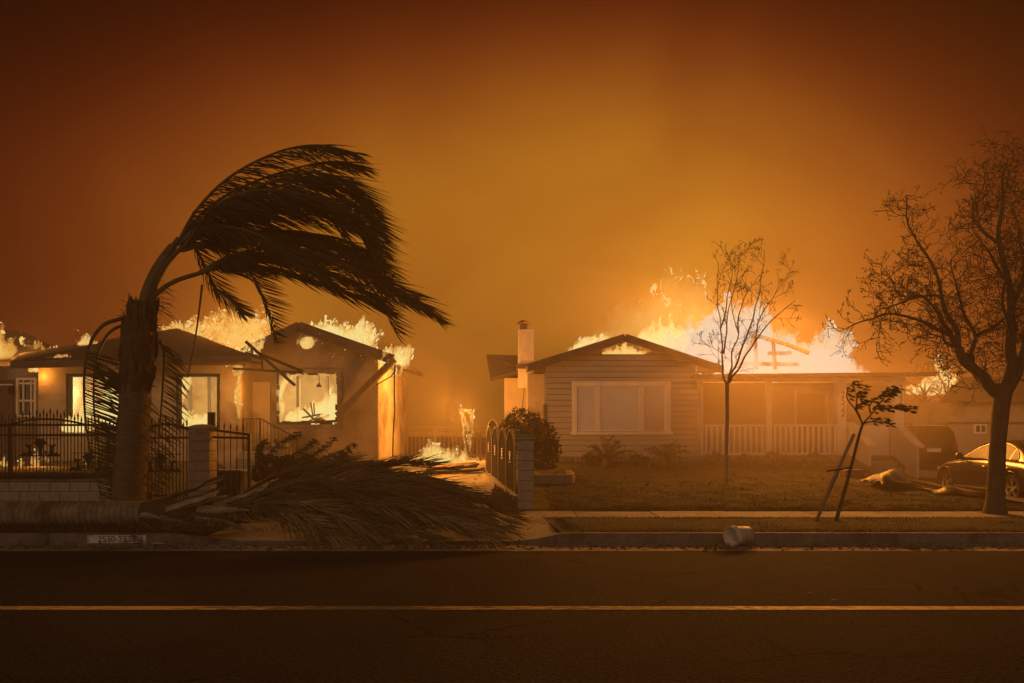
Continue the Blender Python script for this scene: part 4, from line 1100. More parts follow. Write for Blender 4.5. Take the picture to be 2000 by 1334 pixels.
for (a, b_, Y) in (((525,988),(628,1000),12.6),((560,1000),(636,1008),12.5),((470,985),(610,962),13.0)):
    pp_ = catmull([P(a[0],a[1],Y), P((a[0]+b_[0])/2,(a[1]+b_[1])/2-4,Y), P(b_[0],b_[1],Y)], 8)
    MB().tube(pp_, [.045-.002*i for i in range(9)], 6).build('petiole', M['palm_sheath'], fp, True)
nf = 44
for j in range(nf):
    rr = random.Random(400+j)
    u = j/(nf-1)
    sx_, sy_ = c0.x + rr.uniform(.9,2.0), fY + rr.uniform(-.12,.12)
    ex = P(rr.uniform(760,1020), 1000, 12.9).x
    ey = fY + (-1.5 + 2.9*u) + rr.uniform(-.2,.2)
    hgt = rr.uniform(.06,.46) + .18*math.sin(math.pi*u) + .16*u
    ez = (.05 if ey < KERB_F else .2) + rr.uniform(0,.25) + .25*u*rr.random()
    s0 = Vector((sx_, sy_, .45)); e0 = Vector((ex, ey, ez))
    ctrl = [s0, s0.lerp(e0,.28)+Vector((0,0,hgt*.45)), s0.lerp(e0,.58)+Vector((0,0,hgt*.95)), s0.lerp(e0,.82)+Vector((0,0,hgt*.6)), e0]
    frond(fp, ctrl, rr.uniform(.5,.75), (.30,-.1+.15*rr.random(),.15-.3*rr.random()), rr, 66, .022, .75, .65, .10, .017, (.2,0,-.2), .22, mt=('frond_straw' if j % 4 == 0 else 'frond_dry'))
for j in range(16):    # low fronds pressed over the kerb and gutter
    rr = random.Random(430+j)
    s0 = Vector((c0.x+rr.uniform(.7,1.8), fY-.1, .35)); ey = rr.uniform(11.55,12.6)
    e0 = Vector((P(rr.uniform(620,1030),1000,12.0).x, ey, (.04 if ey < KERB_F else .19)+.06*rr.random()))
    m1, m2 = s0.lerp(e0,.35), s0.lerp(e0,.7); m1.z = .42+.2*rr.random(); m2.z = .28+.2*rr.random()
    frond(fp, [s0, m1, m2, e0], rr.uniform(.45,.65), (.25,-.12,-.1), rr, 58, .02, .75, .65, .12, .017, (.2,0,-.2), .22, mt=('frond_straw' if j % 4 == 0 else 'frond_dry'))
for j in range(9):     # fronds lying back towards the yard side, tips up
    rr = random.Random(460+j)
    s0 = c0 + Vector((1.3,.1,.2)); e0 = P(rr.uniform(680,880), rr.uniform(900,945), 13.5+rr.random()*.6)
    ctrl = [s0, s0.lerp(e0,.35)+Vector((0,rr.uniform(-.3,.3),rr.uniform(-.05,.3))), s0.lerp(e0,.7)+Vector((0,rr.uniform(-.2,.2),rr.uniform(0,.3))), e0]
    frond(fp, ctrl, .6, (.45,0,.22), rr, 44, .02, .7, .7, .2, .016, (.15,0,-.12), .22, mt='frond_dry')
# flower stalks torn off with the crown: tangled mass of bead-like sprays
fl = MB(); rr = random.Random(51)
for k in range(900):
    p = Vector((rr.gauss(P(365,1,12.45).x,.42), rr.gauss(12.45,.16), 0)); p.z = (.02 if p.y < KERB_F else .17) + abs(rr.gauss(0,.12))
    ribbon(fl, p, Vector((rr.uniform(-1,1),rr.uniform(-1,.3),rr.uniform(-.2,1))), rr.uniform(.06,.2), .010, Vector((0,0,-.5)), rr)
o = fl.build('flower_stalk', M['dry_leaf'], fp)

# ================================================================== BARE TREES
def grow(mb, p, d, L, r, depth, rr, curl, lift, tips):
    n = max(3, int(L/.07)); pts = [p.copy()]; d = d.normalized(); kids = []
    for i in range(n):
        d = (d + Vector((rr.gauss(0,curl),rr.gauss(0,curl),rr.gauss(0,curl)+lift))).normalized()
        pts.append(pts[-1] + d*(L/n))
        if depth > 0 and i > 0 and rr.random() < (.72 if depth > 1 else .55): kids.append((pts[-1].copy(), d.copy(), i/n))
    mb.tube(pts, [max(.0055, r*(1-.7*i/n)) for i in range(n+1)], 5 if r > .02 else 3, cap=False)
    for (q, dd, t) in kids:
        ax = Vector((rr.uniform(-1,1),rr.uniform(-1,1),rr.uniform(-1,1))); side = dd.cross(ax)
        if side.length < 1e-3: continue
        nd_ = dd*.55 + side.normalized()*.85 + Vector((0,0,.15))
        grow(mb, q, nd_, L*rr.uniform(.35,.62)*(1-.3*t), max(.0058, r*.6*(1-.5*t)), depth-1, rr, curl*1.1, lift, tips)
    tips.append(pts[-1])
def bare_tree(name, base, trunk, limbs, label, seed, twigL, twigR, dens, depth, curl, leafn, m_b='bark', m_t='twig', lift=.03):
    t = thing(name, base, label, 'tree'); rr = random.Random(seed)
    pts = catmull([q[0] for q in trunk], 26); rad = catmull([Vector((q[1],0,0)) for q in trunk], 26)
    MB().tube(pts, [max(.01,v.x)*(1+.06*mnoise.noise(pts[i]*5)) for i, v in enumerate(rad)], 12).build('trunk', M[m_b], t, True)
    br = MB(); tw = MB(); tips = []
    for (ctrl, r0, r1) in limbs:
        n = max(10, int(sum((ctrl[i+1]-ctrl[i]).length for i in range(len(ctrl)-1))/.12)); pp_ = catmull(ctrl, n)
        pp_ = [q + Vector((mnoise.noise(q*2.3+Vector((9,0,0))), mnoise.noise(q*2.3), mnoise.noise(q*2.3+Vector((0,5,0)))))*.05 for q in pp_]
        br.tube(pp_, [r0+(r1-r0)*(i/n)**.8 for i in range(n+1)], 8)
        for i in range(2, n+1):
            if rr.random() < dens*(.35+.9*i/n):
                T = (pp_[i]-pp_[i-1]).normalized(); s_ = T.cross(Vector((rr.uniform(-1,1),rr.uniform(-1,1),rr.uniform(-1,1))))
                if s_.length < 1e-3: continue
                grow(tw, pp_[i], T*.5+s_.normalized()*.9+Vector((0,0,.1)), twigL*rr.uniform(.5,1.2), twigR, depth, rr, curl, lift, tips)
    br.build('limbs', M[m_b], t, True)
    cr = tw.build('crown', M[m_t], t)
    if leafn:
        lf = MB()
        for k in range(leafn):
            c = rr.choice(tips) + Vector((rr.uniform(-.05,.05),rr.uniform(-.05,.05),rr.uniform(-.06,.03)))
            ribbon(lf, c, Vector((rr.uniform(-.4,1),rr.uniform(-1,1),rr.uniform(-1,.6))), rr.uniform(.03,.055), rr.uniform(.01,.022), Vector((0,0,-.2)), rr, 2)
        lo = lf.build('dry_leaves', M['twig'], cr); lo['kind'] = 'stuff'
    return t
TY = 15.3
q = lambda a, b_, dy=0: P(a, b_, TY) + Vector((0,dy,0))
bare_tree('street_tree', q(1943,1003), [(q(1943,1010),.25),(q(1944,985),.175),(q(1946,930),.15),(q(1950,850),.145),(q(1957,780),.155),(q(1962,752),.17)],
 [([q(1956,775),q(1935,757),q(1903,720),q(1880,700),q(1871,680)],.12,.085),
  ([q(1871,680),q(1852,655,-.1),q(1834,639,-.2),q(1800,605,-.4),q(1770,586,-.5),q(1735,600,-.6),q(1700,612,-.6)],.06,.012),
  ([q(1871,682),q(1872,645,.1),q(1858,610,.2),q(1850,582,.2),q(1849,541,.3),q(1830,500,.3),q(1804,462,.3),q(1786,421,.3),q(1785,372,.3)],.062,.012),
  ([q(1850,655,-.1),q(1820,632,.2),q(1792,616,.3),q(1755,606,.4),q(1721,614,.5),q(1690,628,.5),q(1663,640,.6)],.04,.008),
  ([q(1850,583,.2),q(1825,576),q(1795,582,-.1),q(1765,588,-.2),q(1735,570,-.3)],.03,.008),
  ([q(1958,770),q(1935,745,.2),q(1922,720,.3),q(1920,687,.4),q(1934,650,.5),q(1918,597,.6),q(1908,540,.7),q(1902,490,.8)],.085,.012),
  ([q(1920,690,.4),q(1890,685,.2),q(1850,670,.0),q(1815,660,-.3),q(1780,655,-.5)],.05,.008),
  ([q(1965,760),q(1978,715),q(1976,672),q(1974,610),q(1973,560),q(1952,485),q(1957,410),q(1958,352),q(1970,318)],.14,.012),
  ([q(1973,560),q(1950,545,-.2),q(1925,520,-.3),q(1905,500,-.4),q(1880,470,-.5)],.05,.01),
  ([q(1955,480),q(1920,440,.2),q(1915,400,.3),q(1935,365,.3),q(1940,330,.3)],.04,.009),
  ([q(1970,755),q(1990,725),q(2015,680,.2),q(2030,600,.3),q(2040,500,.3),q(2030,430,.2),q(2012,370,.1)],.12,.015),
  ([q(1974,620),q(2000,570,.2),q(2020,520,.3),q(2010,450,.3),q(1990,390,.2)],.06,.01),
  ([q(1976,660),q(1950,640,-.3),q(1930,600,-.5),q(1925,560,-.6),q(1945,520,-.6)],.045,.01),
  ([q(1934,650,.5),q(1965,630,.3),q(1995,600,.2),q(2020,610,.1)],.04,.01)],
 'large bare street tree with crooked limbs beside the parked sedan', 3, .80, .010, 1.3, 2, .26, 6000)
sY = 19.5
q = lambda a, b_, dy=0: P(a, b_, sY) + Vector((0,dy,0))
bare_tree('young_tree', q(1418,950), [(q(1418,956),.06),(q(1418,900),.05),(q(1420,820),.047),(q(1420,745),.05)],
 [([q(1419,755),q(1414,735),q(1411,690),q(1408,640),q(1402,580),q(1403,515)],.032,.006),
  ([q(1421,750),q(1430,715,.1),q(1432,690,.1),q(1447,650,.2),q(1436,600,.3),q(1430,545,.3)],.028,.006),
  ([q(1421,750),q(1438,700,-.2),q(1460,640,-.2),q(1472,600,-.3),q(1480,550,-.3),q(1487,492,-.3)],.032,.006),
  ([q(1424,748),q(1450,710,.2),q(1480,665,.3),q(1492,620,.3),q(1515,580,.3),q(1552,532,.3)],.03,.006),
  ([q(1414,690),q(1425,650,.3),q(1432,600,.4),q(1450,520,.4),q(1452,490,.4)],.026,.005),
  ([q(1480,665,.3),q(1505,630,.1),q(1530,605,0),q(1552,585,-.1)],.022,.005),
  ([q(1447,650,.2),q(1455,600,.4),q(1470,560,.4),q(1500,540,.4)],.022,.005),
  ([q(1408,640),q(1415,590,-.3),q(1418,550,-.4),q(1421,520,-.4)],.02,.005)],
 'young bare tree with upright twigs on the bungalow lawn', 5, .55, .008, .55, 2, .10, 900, 'bark_pale', 'twig_pale', .06)

# far twiggy trees against the distant fire
for (pp, pt, seed, lab) in ((1850,728,8,'far leafless tree in front of the distant fire, tall'), (1805,748,9,'far low scrub tree beside the porch end')):
    fY_ = 41.5; q = lambda a, b_, dy=0: P(a, b_, fY_) + Vector((0,dy,0))
    bare_tree('background_tree', q(pp,845), [(q(pp,850),.12),(q(pp,800),.10),(q(pp+1,765),.09)],
      [([q(pp,775),q(pp-6,755),q(pp-14,pt+8),q(pp-18,pt)],.06,.01), ([q(pp,772),q(pp+2,750),q(pp+2,pt)],.06,.01), ([q(pp,778),q(pp+10,758),q(pp+22,pt+12)],.06,.01), ([q(pp,790),q(pp-20,770),q(pp-34,760)],.05,.01), ([q(pp,790),q(pp+20,772),q(pp+34,764)],.05,.01)],
      lab, seed, .9, .022, .55, 2, .2, 1800)

# staked sapling on the kerbside strip
kY = 13.9
q = lambda a, b_, dy=0: P(a, b_, kY) + Vector((0,dy,0))
sg = thing('sapling', q(1632,1016), 'small staked sapling with wind-blown leaves on the kerbside strip', 'tree')
tp_ = catmull([q(1632,1020),q(1648,965),q(1664,905),q(1678,850),q(1686,826)], 16)
MB().tube(tp_, [.036-.0009*i for i in range(17)], 8).build('trunk', M['bark'], sg, True)
lm = MB(); lf = MB(); rr = random.Random(61)
limbs = [[(1685,828),(1672,800),(1660,780),(1652,765),(1660,752),(1675,752)],[(1685,828),(1695,812),(1705,800),(1730,798),(1755,798)],[(1705,800),(1715,785),(1728,775),(1740,768)],[(1672,803),(1668,785),(1675,770),(1690,760)],
         [(1686,828),(1700,824),(1720,824),(1738,828)],[(1700,806),(1706,790),(1716,772),(1735,762),(1748,763)],[(1680,815),(1676,800),(1684,788),(1700,785)],[(1730,799),(1745,796),(1765,797),(1778,801)]]
for i, L in enumerate(limbs):
    ctrl = [q(a, b_, rr.uniform(-.15,.15)*(k>0)) for k, (a,b_) in enumerate(L)]; pp_ = catmull(ctrl, 12)
    lm.tube(pp_, [.017-.0011*k for k in range(13)], 5)
    for k in range(5, 13):
        for _ in range(4):
            c = pp_[k] + Vector((rr.uniform(-.02,.08),rr.uniform(-.07,.07),rr.uniform(-.05,.07)))
            ribbon(lf, c, Vector((1,rr.uniform(-.5,.5),rr.uniform(-.35,.35))), rr.uniform(.06,.11), rr.uniform(.02,.042), Vector((.1,0,-.2)), rr)
cr = lm.build('crown', M['bark'], sg, True); lf.build('leaves', M['leaf'], cr)
sk = thing('tree_stake', q(1588,1022), 'rough timber stake leaning in against the staked sapling', 'stake')
MB().tube([q(1587,1024,-.1),q(1628,930,-.05),q(1668,848,.0)], [.028,.03,.028], 9).build('pole', M['bark_pale'], sk, True)
MB().tube([q(1604,1016,.2),q(1636,935,.1),q(1660,868,.05)], [.022,.022,.02], 6).build('prop', M['wood'], sk, True)
tie = MB().tube([q(1612,920,-.05),q(1640,916,-.1),q(1662,912,-.02)], .014, 5).build('tree_tie', M['wire']); tag(tie, 'dark rubber tie between stake and sapling trunk', 'tie')

# hedge ball by the gate, leafy shrub behind the fallen palm, cycads by the wall
def leaf_cloud(name, centre, blobs, nleaf, label, m_, seed, size=(.05,.09), wind=(.2,0,0), stems=12, cat='shrub'):
    t = thing(name, centre, label, cat); rr = random.Random(seed); mb = MB(); sm = MB(); base = Vector(centre)
    for k in range(stems):
        c, r_ = rr.choice(blobs); c = Vector(c); e_ = c + Vector((rr.gauss(0,.5)*r_,rr.gauss(0,.5)*r_,rr.gauss(0,.4)*r_))
        pp_ = catmull([base+Vector((rr.uniform(-.1,.1),rr.uniform(-.1,.1),0)), base.lerp(e_,.5)+Vector((rr.uniform(-.1,.1),rr.uniform(-.1,.1),.08)), e_], 8)
        sm.tube(pp_, [.018-.0017*i for i in range(9)], 4, cap=False)
    tot = sum(r_**2 for _, r_ in blobs)
    for (c, r_) in blobs:
        c = Vector(c)
        for k in range(int(nleaf*r_**2/tot)):
            v = Vector((rr.gauss(0,1),rr.gauss(0,1),rr.gauss(0,1))).normalized()
            rad_ = r_*(.55+.5*rr.random()**.6)*(1+.22*mnoise.noise(v*3+c))
            p = c + v*rad_; p.z = max(p.z, base.z+.02)
            ribbon(mb, p, v*.6+Vector((rr.uniform(-.8,.8),rr.uniform(-.8,.8),rr.uniform(-.5,.8)))+Vector(wind), rr.uniform(*size), rr.uniform(*size)*.55, Vector((0,0,-.15)), rr, 2)
    sm.build('stems', M['bark'], t, True); f_ = mb.build('foliage', M[m_], t)
    return t
hY = 21.0
hb_ = lambda a, b_, dy=0: tuple(P(a,b_,hY)+Vector((0,dy,0)))
leaf_cloud('hedge_bush', (P(1040,915,hY)), [(hb_(1020,838),.52),(hb_(1048,858,.1),.55),(hb_(1000,850,.3),.42),(hb_(1052,895),.48),(hb_(1068,880,.2),.36),(hb_(1030,890,.2),.5)], 7000, 'dense clipped bush behind the pale gate pillar', 'hedge_leaf', 71)
vY = 17.6
vb = lambda a, b_, dy=0: tuple(P(a,b_,vY)+Vector((0,dy,0)))
sh = thing('wind_blown_shrub', P(560,930,vY), 'leafy shrub bent by wind behind the fallen palm', 'shrub')
rr = random.Random(81); sm = MB(); lf = MB()
for (pts) in ([(520,930),(548,905),(580,885),(612,862)],[(540,930),(570,905),(610,890),(650,860)],[(560,930),(600,905),(640,892),(690,872)],[(510,930),(508,900),(505,880),(512,862)],[(515,925),(520,900),(530,878),(560,855),(585,848)],[(545,930),(585,912),(630,905),(660,890)],[(530,930),(550,915),(575,905),(600,890)],[(500,930),(498,905),(502,885),(500,872)],[(570,930),(600,915),(640,910),(680,880)]):
    pp_ = catmull([vb(a,b_,rr.uniform(-.25,.25)) for a,b_ in pts], 14); sm.tube(pp_, [.02-.0012*i for i in range(15)], 4, cap=False)
    for k in range(3,15):
        for _ in range(9):
            ribbon(lf, pp_[k]+Vector((rr.uniform(-.03,.05),rr.uniform(-.06,.06),rr.uniform(-.05,.06))), Vector((1,rr.uniform(-.7,.7),rr.uniform(-.5,.7))), rr.uniform(.07,.15), rr.uniform(.018,.035), Vector((.1,0,-.25)), rr, 3)
sm.build('stems', M['bark'], sh, True); lf.build('foliage', M['leaf'], sh)
leaf_cloud('low_bush', P(530,935,vY-.2), [(vb(530,912),.22),(vb(560,915),.26),(vb(595,918),.24),(vb(505,925),.2)], 1500, 'low dark bush at the foot of the wind-blown shrub', 'leaf', 83, (.06,.12), (.5,0,0))
def cycad(px_, py_, Y, R, n, label, seed):
    c = P(px_, py_, Y); c.z = gz(c.x, Y)+.03; t = thing('cycad', c, label, 'plant'); rr = random.Random(seed)
    MB().lathe(c,(0,0,1),[(0,.14),(.12,.16),(.22,.12),(.26,.04)],10).build('stem', M['palm_boot'], t, True)
    for k in range(n):
        a = 2*math.pi*k/n + rr.uniform(-.15,.15); el_ = rr.uniform(.35,1.25); L = R*rr.uniform(.75,1.1)
        d = Vector((math.cos(a)*math.cos(el_), math.sin(a)*math.cos(el_)*.9, math.sin(el_)))
        p0 = c + Vector((0,0,.22)); ctrl = [p0, p0+d*L*.4, p0+d*L*.8+Vector((.04,0,-.08*L)), p0+d*L+Vector((.06,0,-.25*L))]
        frond(t, ctrl, .14, (.05,0,.0), rr, 26, .010, .9, .5, .15, .012, (0,0,0), .06)
cycad(1187,925,23.6,.88,24,'spiky cycad under the bungalow window',91)
cycad(1303,925,23.6,.80,22,'smaller spiky cycad near the bungalow porch corner',92)
for i, (pp, w_, lab) in enumerate(((1245,.20,'low plant between the two cycads'),(1395,.26,'low leafy plant under the left porch rail'),(1455,.2,'small plant under the middle of the porch rail'),(1510,.28,'leafy plant below the middle porch post'),(1590,.24,'low plant below the right porch rail'),(1150,.2,'low plant between planter edge and cycad'))):
    c = P(pp, 918, 24.1); c.z = gz(c.x, 24.1)
    leaf_cloud('border_plant', c, [((c.x,c.y,c.z+.16),w_),((c.x+.25,c.y,c.z+.12),w_*.8)], 420, lab, 'hedge_leaf', 95+i, (.06,.12), (.2,0,.2), 5, 'plant')
# raised planter kerb beside the pillar, small white garden ornaments
pk = MB(); pth = catmull([Vector((.55,19.6,.55)),Vector((.95,19.55,.56)),Vector((1.35,19.6,.56)),Vector((1.5,19.9,.57)),Vector((1.45,20.6,.62))], 16)
for i in range(16): pk.bar(pth[i], pth[i+1], .14, .22)
tag(pk.build('planter_edging', M['concrete']), 'low curved concrete planter edging beside the hedge bush', 'edging')
hoop = MB().tube([P(1265+38*(i/12), 915-26*math.sin(math.pi*i/12), 23.2) for i in range(13)], .025, 6).build('garden_hoop', M['kerb']); tag(hoop, 'pale garden hoop in front of the smaller cycad', 'ornament')
hoop = MB().tube([P(1318,872,24.2),P(1326,868,24.2),P(1328,885,24.2),P(1326,912,24.2)], .014, 5).build('garden_hook', M['iron']); tag(hoop, 'thin bent garden hook at the porch corner', 'ornament')
lt = thing('garden_lantern', P(1150,915,23.9), 'square garden lantern on a stake beside the larger cycad', 'lantern')
MB().bar(P(1150,918,23.9),P(1150,898,23.9),.03,.03).build('stake', M['iron'], lt); c = P(1150,892,23.9)
for (dx,dz,w_,h_) in ((0,.09,.2,.03),(0,-.09,.2,.03),(-.085,0,.03,.16),(.085,0,.03,.16)): MB().box(c.x+dx-w_/2,c.x+dx+w_/2,c.y-.04,c.y+.04,c.z+dz-h_/2,c.z+dz+h_/2).build('frame', M['iron'], lt)

# ================================================================== VEHICLES
mat('car_paint', (.018,.016,.015), (.016,.014,.013), 1, .22, spec=.4)
M['car_paint'].node_tree.nodes['Principled BSDF'].inputs['Coat Weight'].default_value = .35
M['car_paint'].node_tree.nodes['Principled BSDF'].inputs['Coat Roughness'].default_value = .08
mat('tyre', (.015,.014,.013), (.01,.01,.01), 20, .9)
mat('alloy', (.55,.53,.5), (.4,.38,.36), 6, .28, metal=.9)
mat('chrome', (.75,.72,.66), (.7,.66,.6), 3, .15, metal=1.0)
mat('lamp_lens', (.5,.48,.45), (.35,.33,.3), 9, .12, spec=.8)
mat('tail_lens', (.22,.02,.015), (.12,.01,.01), 9, .2, spec=.7)
mat('plate', (.7,.68,.62), (.6,.58,.5), 20, .5)
glass('car_glass', (.012,.011,.01), .42); M['car_glass'].node_tree.nodes['Principled BSDF'].inputs['Specular IOR Level'].default_value = .12
def lerp_tab(tab, x):
    if x <= tab[0][0]: return tab[0][1]
    for (a, b_) in zip(tab, tab[1:]):
        if x <= b_[0]:
            t = (x-a[0])/(b_[0]-a[0]); t = t*t*(3-2*t) if False else t
            return a[1]+(b_[1]-a[1])*t
    return tab[-1][1]
def loft(name, xs, section, m, parent, smooth_=True):
    mb = MB(); rows = [section(x) for x in xs]; n = len(rows[0]); vs_ = [v for r_ in rows for v in r_]
    fs = [[i*n+k,i*n+(k+1)%n,(i+1)*n+(k+1)%n,(i+1)*n+k] for i in range(len(xs)-1) for k in range(n)]
    fs += [list(range(n))[::-1], [(len(xs)-1)*n+k for k in range(n)]]
    mb.add(vs_, fs); return mb.build(name, m, parent, smooth_, local=True)
def cut_local(o, cm):
    c = cm.build('cutter', M['tyre']); pm = o.parent; o.parent = None
    md = o.modifiers.new('b','BOOLEAN'); md.operation = 'DIFFERENCE'; md.object = c; md.solver = 'EXACT'
    rot, loc = o.rotation_euler.copy(), o.location.copy()
    bpy.context.view_layer.update()
    me = bpy.data.meshes.new_from_object(o.evaluated_get(bpy.context.evaluated_depsgraph_get()))
    o.modifiers.clear(); o.data = me; o.parent = pm; bpy.data.objects.remove(c)
def wheel(parent, x, y, r_, sgn, spokes=5, w=.22):
    t = MB().lathe((x,y-sgn*w,r_),(0,sgn,0),[(0,r_*.7),(0,r_*.93),(.03,r_),(w-.03,r_),(w,r_*.94),(w,r_*.72),(w-.05,r_*.70)],32,cap=False).build('wheel', M['tyre'], parent, True, local=True)
    rm = MB().lathe((x,y-sgn*.045,r_),(0,sgn,0),[(-.08,r_*.70),(.02,r_*.72),(.035,r_*.69),(.02,r_*.66),(-.06,r_*.62)],32,cap=False).build('rim', M['alloy'], t, True, local=True)
    MB().lathe((x,y-sgn*.12,r_),(0,sgn,0),[(0,r_*.66),(.01,r_*.66)],24).build('brake_disc', M['tyre'], t, local=True)
    sp = MB()
    for k in range(spokes):
        for dd in (-.16,.16):
            a = 2*math.pi*k/spokes + .3; 
            p0 = Vector((x+math.cos(a+dd*.6)*r_*.14, y-sgn*.035, r_+math.sin(a+dd*.6)*r_*.14)); p1 = Vector((x+math.cos(a+dd)*r_*.68, y-sgn*.03, r_+math.sin(a+dd)*r_*.68))
            sp.bar(p0, p1, .028, .03, up=(0,1,0))
    sp.lathe((x,y-sgn*.06,r_),(0,sgn,0),[(0,r_*.17),(.03,r_*.16),(.035,.02)],16)
    sp.build('spokes', M['alloy'], t, local=True)
    return t
# --- dark sedan on the parking drive, nose to the house
car = thing('sedan', (12.42, 18.42, .075), 'dark glossy sedan parked on the drive behind the street tree', 'car', rz=math.pi/2)
topz = [(-.98,.62),(-.95,.80),(-.85,.92),(-.35,.985),(.2,1.0),(2.0,.97),(2.5,.92),(3.1,.85),(3.45,.74),(3.62,.60),(3.66,.5)]
hw = [(-.98,.62),(-.9,.80),(-.5,.885),(.5,.90),(2.2,.90),(2.9,.88),(3.3,.80),(3.55,.66),(3.66,.50)]
def sec(x):
    t = lerp_tab(topz,x); w = lerp_tab(hw,x); zb = .22 if -.7 < x < 3.4 else .28
    half = [(w*.80,zb),(w*.95,zb+.04),(w*.985,zb+.14),(w,.50),(w*.99,.62),(w*.975,t-.20),(w*.94,t-.10),(w*.90,t-.05),(w*.80,t-.012),(w*.45,t+.006),(0,t+.012)]
    half = [(y, min(z, t+.012)) for y, z in half]
    return [(x,y,z) for y,z in half] + [(x,-y,z) for y,z in half[:-1][::-1]]
xs_ = [-.98,-.95,-.9,-.8]+[-.7+.1*i for i in range(41)]+[3.42,3.5,3.56,3.62,3.66]
body = loft('body', xs_, sec, M['car_paint'], car)
cm = MB()
for xx in (0, 2.76): cm.lathe((xx,-1.2,.34),(0,1,0),[(0,.375),(2.4,.375)],36)
cut_local(body, cm)
# underside pan so that one cannot look through the wheel openings
MB().box(-.6,3.3,-.62,.62,.25,.75).build('underbody', M['tyre'], car, local=True)
roofz = [(-.55,1.0),(-.3,1.13),(.0,1.27),(.35,1.385),(.8,1.445),(1.2,1.44),(1.5,1.38),(1.8,1.25),(2.1,1.09),(2.28,.97)]
def gsec(x):
    t = lerp_tab(roofz,x); b_ = .93; wb, wt = .80, .80-.30*(t-.95)/.5
    half = [(wb,b_),(wb-.02,b_+.05),(wt+.04,t-.10),(wt,t-.045),(wt-.07,t-.012),(wt*.5,t+.008),(0,t+.012)]
    return [(x,y,max(b_,z)) for y,z in half]+[(x,-y,max(b_,z)) for y,z in half[:-1][::-1]]
gh = loft('cabin', [-.55+.0943*i for i in range(31)], gsec, M['car_paint'], car)
def wside(x, z, s_=1):      # point on the cabin side, a touch proud
    t = lerp_tab(roofz,x); wt = .80-.30*(t-.95)/.5; k = (z-.98)/max(.05,(t-.10)-.98)
    return Vector((x, s_*((.78)*(1-k)+(wt+.04)*k+.006), z))
arc = [(2.08,1.0),(1.85,1.155),(1.6,1.27),(1.3,1.345),(.95,1.372),(.6,1.345),(.3,1.275),(.08,1.17),(-.05,1.06),(-.09,1.0)]
for s_ in (1,-1):
    for (xa,xb,nm) in ((2.08,.92,'window'),(.88,.26,'window'),(.22,-.09,'window')):
        up_ = [a for a in arc if xb < a[0] < xa]
        def atx(x):
            for (a,b_) in zip(arc,arc[1:]):
                if b_[0] <= x <= a[0]: return b_[1]+(a[1]-b_[1])*(x-b_[0])/(a[0]-b_[0])
            return 1.0
        poly = [wside(xa,1.0,s_)] + ([wside(xa,atx(xa),s_)] if atx(xa) > 1.01 else []) + [wside(a,b_,s_) for a,b_ in up_] + ([wside(xb,atx(xb),s_)] if atx(xb) > 1.01 else []) + [wside(xb,1.0,s_)]
        MB().prism(poly, (0,-s_*.012,0)).build(nm, M['car_glass'], car, local=True)
    tr_ = [wside(2.12,.985,s_)]+[wside(a,b_+.012,s_) for a,b_ in arc]+[wside(-.10,.985,s_)]
    MB().tube(tr_+[wside(1.0,.985,s_),wside(2.12,.985,s_)], .013, 6).build('chrome_trim', M['chrome'], car, True, local=True)
    MB().bar(Vector((1.9,s_*.835,.985)), Vector((-.1,s_*.835,.985)), .02, .018).build('belt_trim', M['chrome'], car, local=True)
    for xx in (1.02,.10):
        hd = MB().tube([Vector((xx+.12,s_*.895,.80)),Vector((xx+.06,s_*.925,.805)),Vector((xx-.06,s_*.925,.805)),Vector((xx-.12,s_*.895,.80))], .014, 6).build('door_handle', M['chrome'], car, True, local=True)
    mr = MB().lathe((1.98,s_*.98,1.03),(.9,s_*.15,0),[(-.07,.03),(-.06,.085),(.0,.095),(.06,.07),(.10,.02)],12).build('mirror', M['car_paint'], car, True, local=True)
    MB().box(1.95,2.02,min(s_*.82,s_*.94),max(s_*.82,s_*.94),.97,1.0).build('mirror_arm', M['car_paint'], mr, local=True)
    MB().prism([(3.05,s_*.868,.72),(3.30,s_*.80,.70),(3.46,s_*.69,.64),(3.44,s_*.70,.58),(3.25,s_*.815,.60)],(0,s_*.012,0)).build('headlight', M['lamp_lens'], car, local=True)
    MB().prism([(-.72,s_*.845,.86),(-.9,s_*.80,.84),(-.93,s_*.79,.70),(-.74,s_*.85,.74)],(0,s_*.012,0)).build('tail_light', M['tail_lens'], car, local=True)
    MB().bar(Vector((.45,s_*.905,.27)),Vector((2.35,s_*.905,.27)),.03,.05).build('sill_trim', M['chrome'], car, local=True)
    MB().bar(Vector((.90,s_*.903,.30)),Vector((.90,s_*.86,.93)),.008,.01).build('door_seam', M['tyre'], car, local=True)
    for xx in (0,2.76):
        MB().tube([Vector((xx+.385*math.cos(a),s_*.897,.34+.385*math.sin(a))) for a in [math.pi*(-.08+1.16*i/20) for i in range(21)]], .016, 6).build('arch_lip', M['car_paint'], car, True, local=True)
        wheel(car, xx, s_*.885, .33, s_)
MB().prism([(2.27,-.62,.99),(2.27,.62,.99),(1.62,.50,1.345),(1.62,-.50,1.345)],(.015,0,.02)).build('windscreen', M['car_glass'], car, local=True)
MB().prism([(-.52,-.60,1.03),(-.52,.60,1.03),(.22,.48,1.36),(.22,-.48,1.36)],(-.015,0,.02)).build('rear_window', M['car_glass'], car, local=True)
MB().box(3.60,3.68,-.35,.35,.45,.60).build('grille', M['tyre'], car, local=True)
MB().box(-1.0,-.975,-.25,.25,.62,.74).build('number_plate', M['plate'], car, local=True)

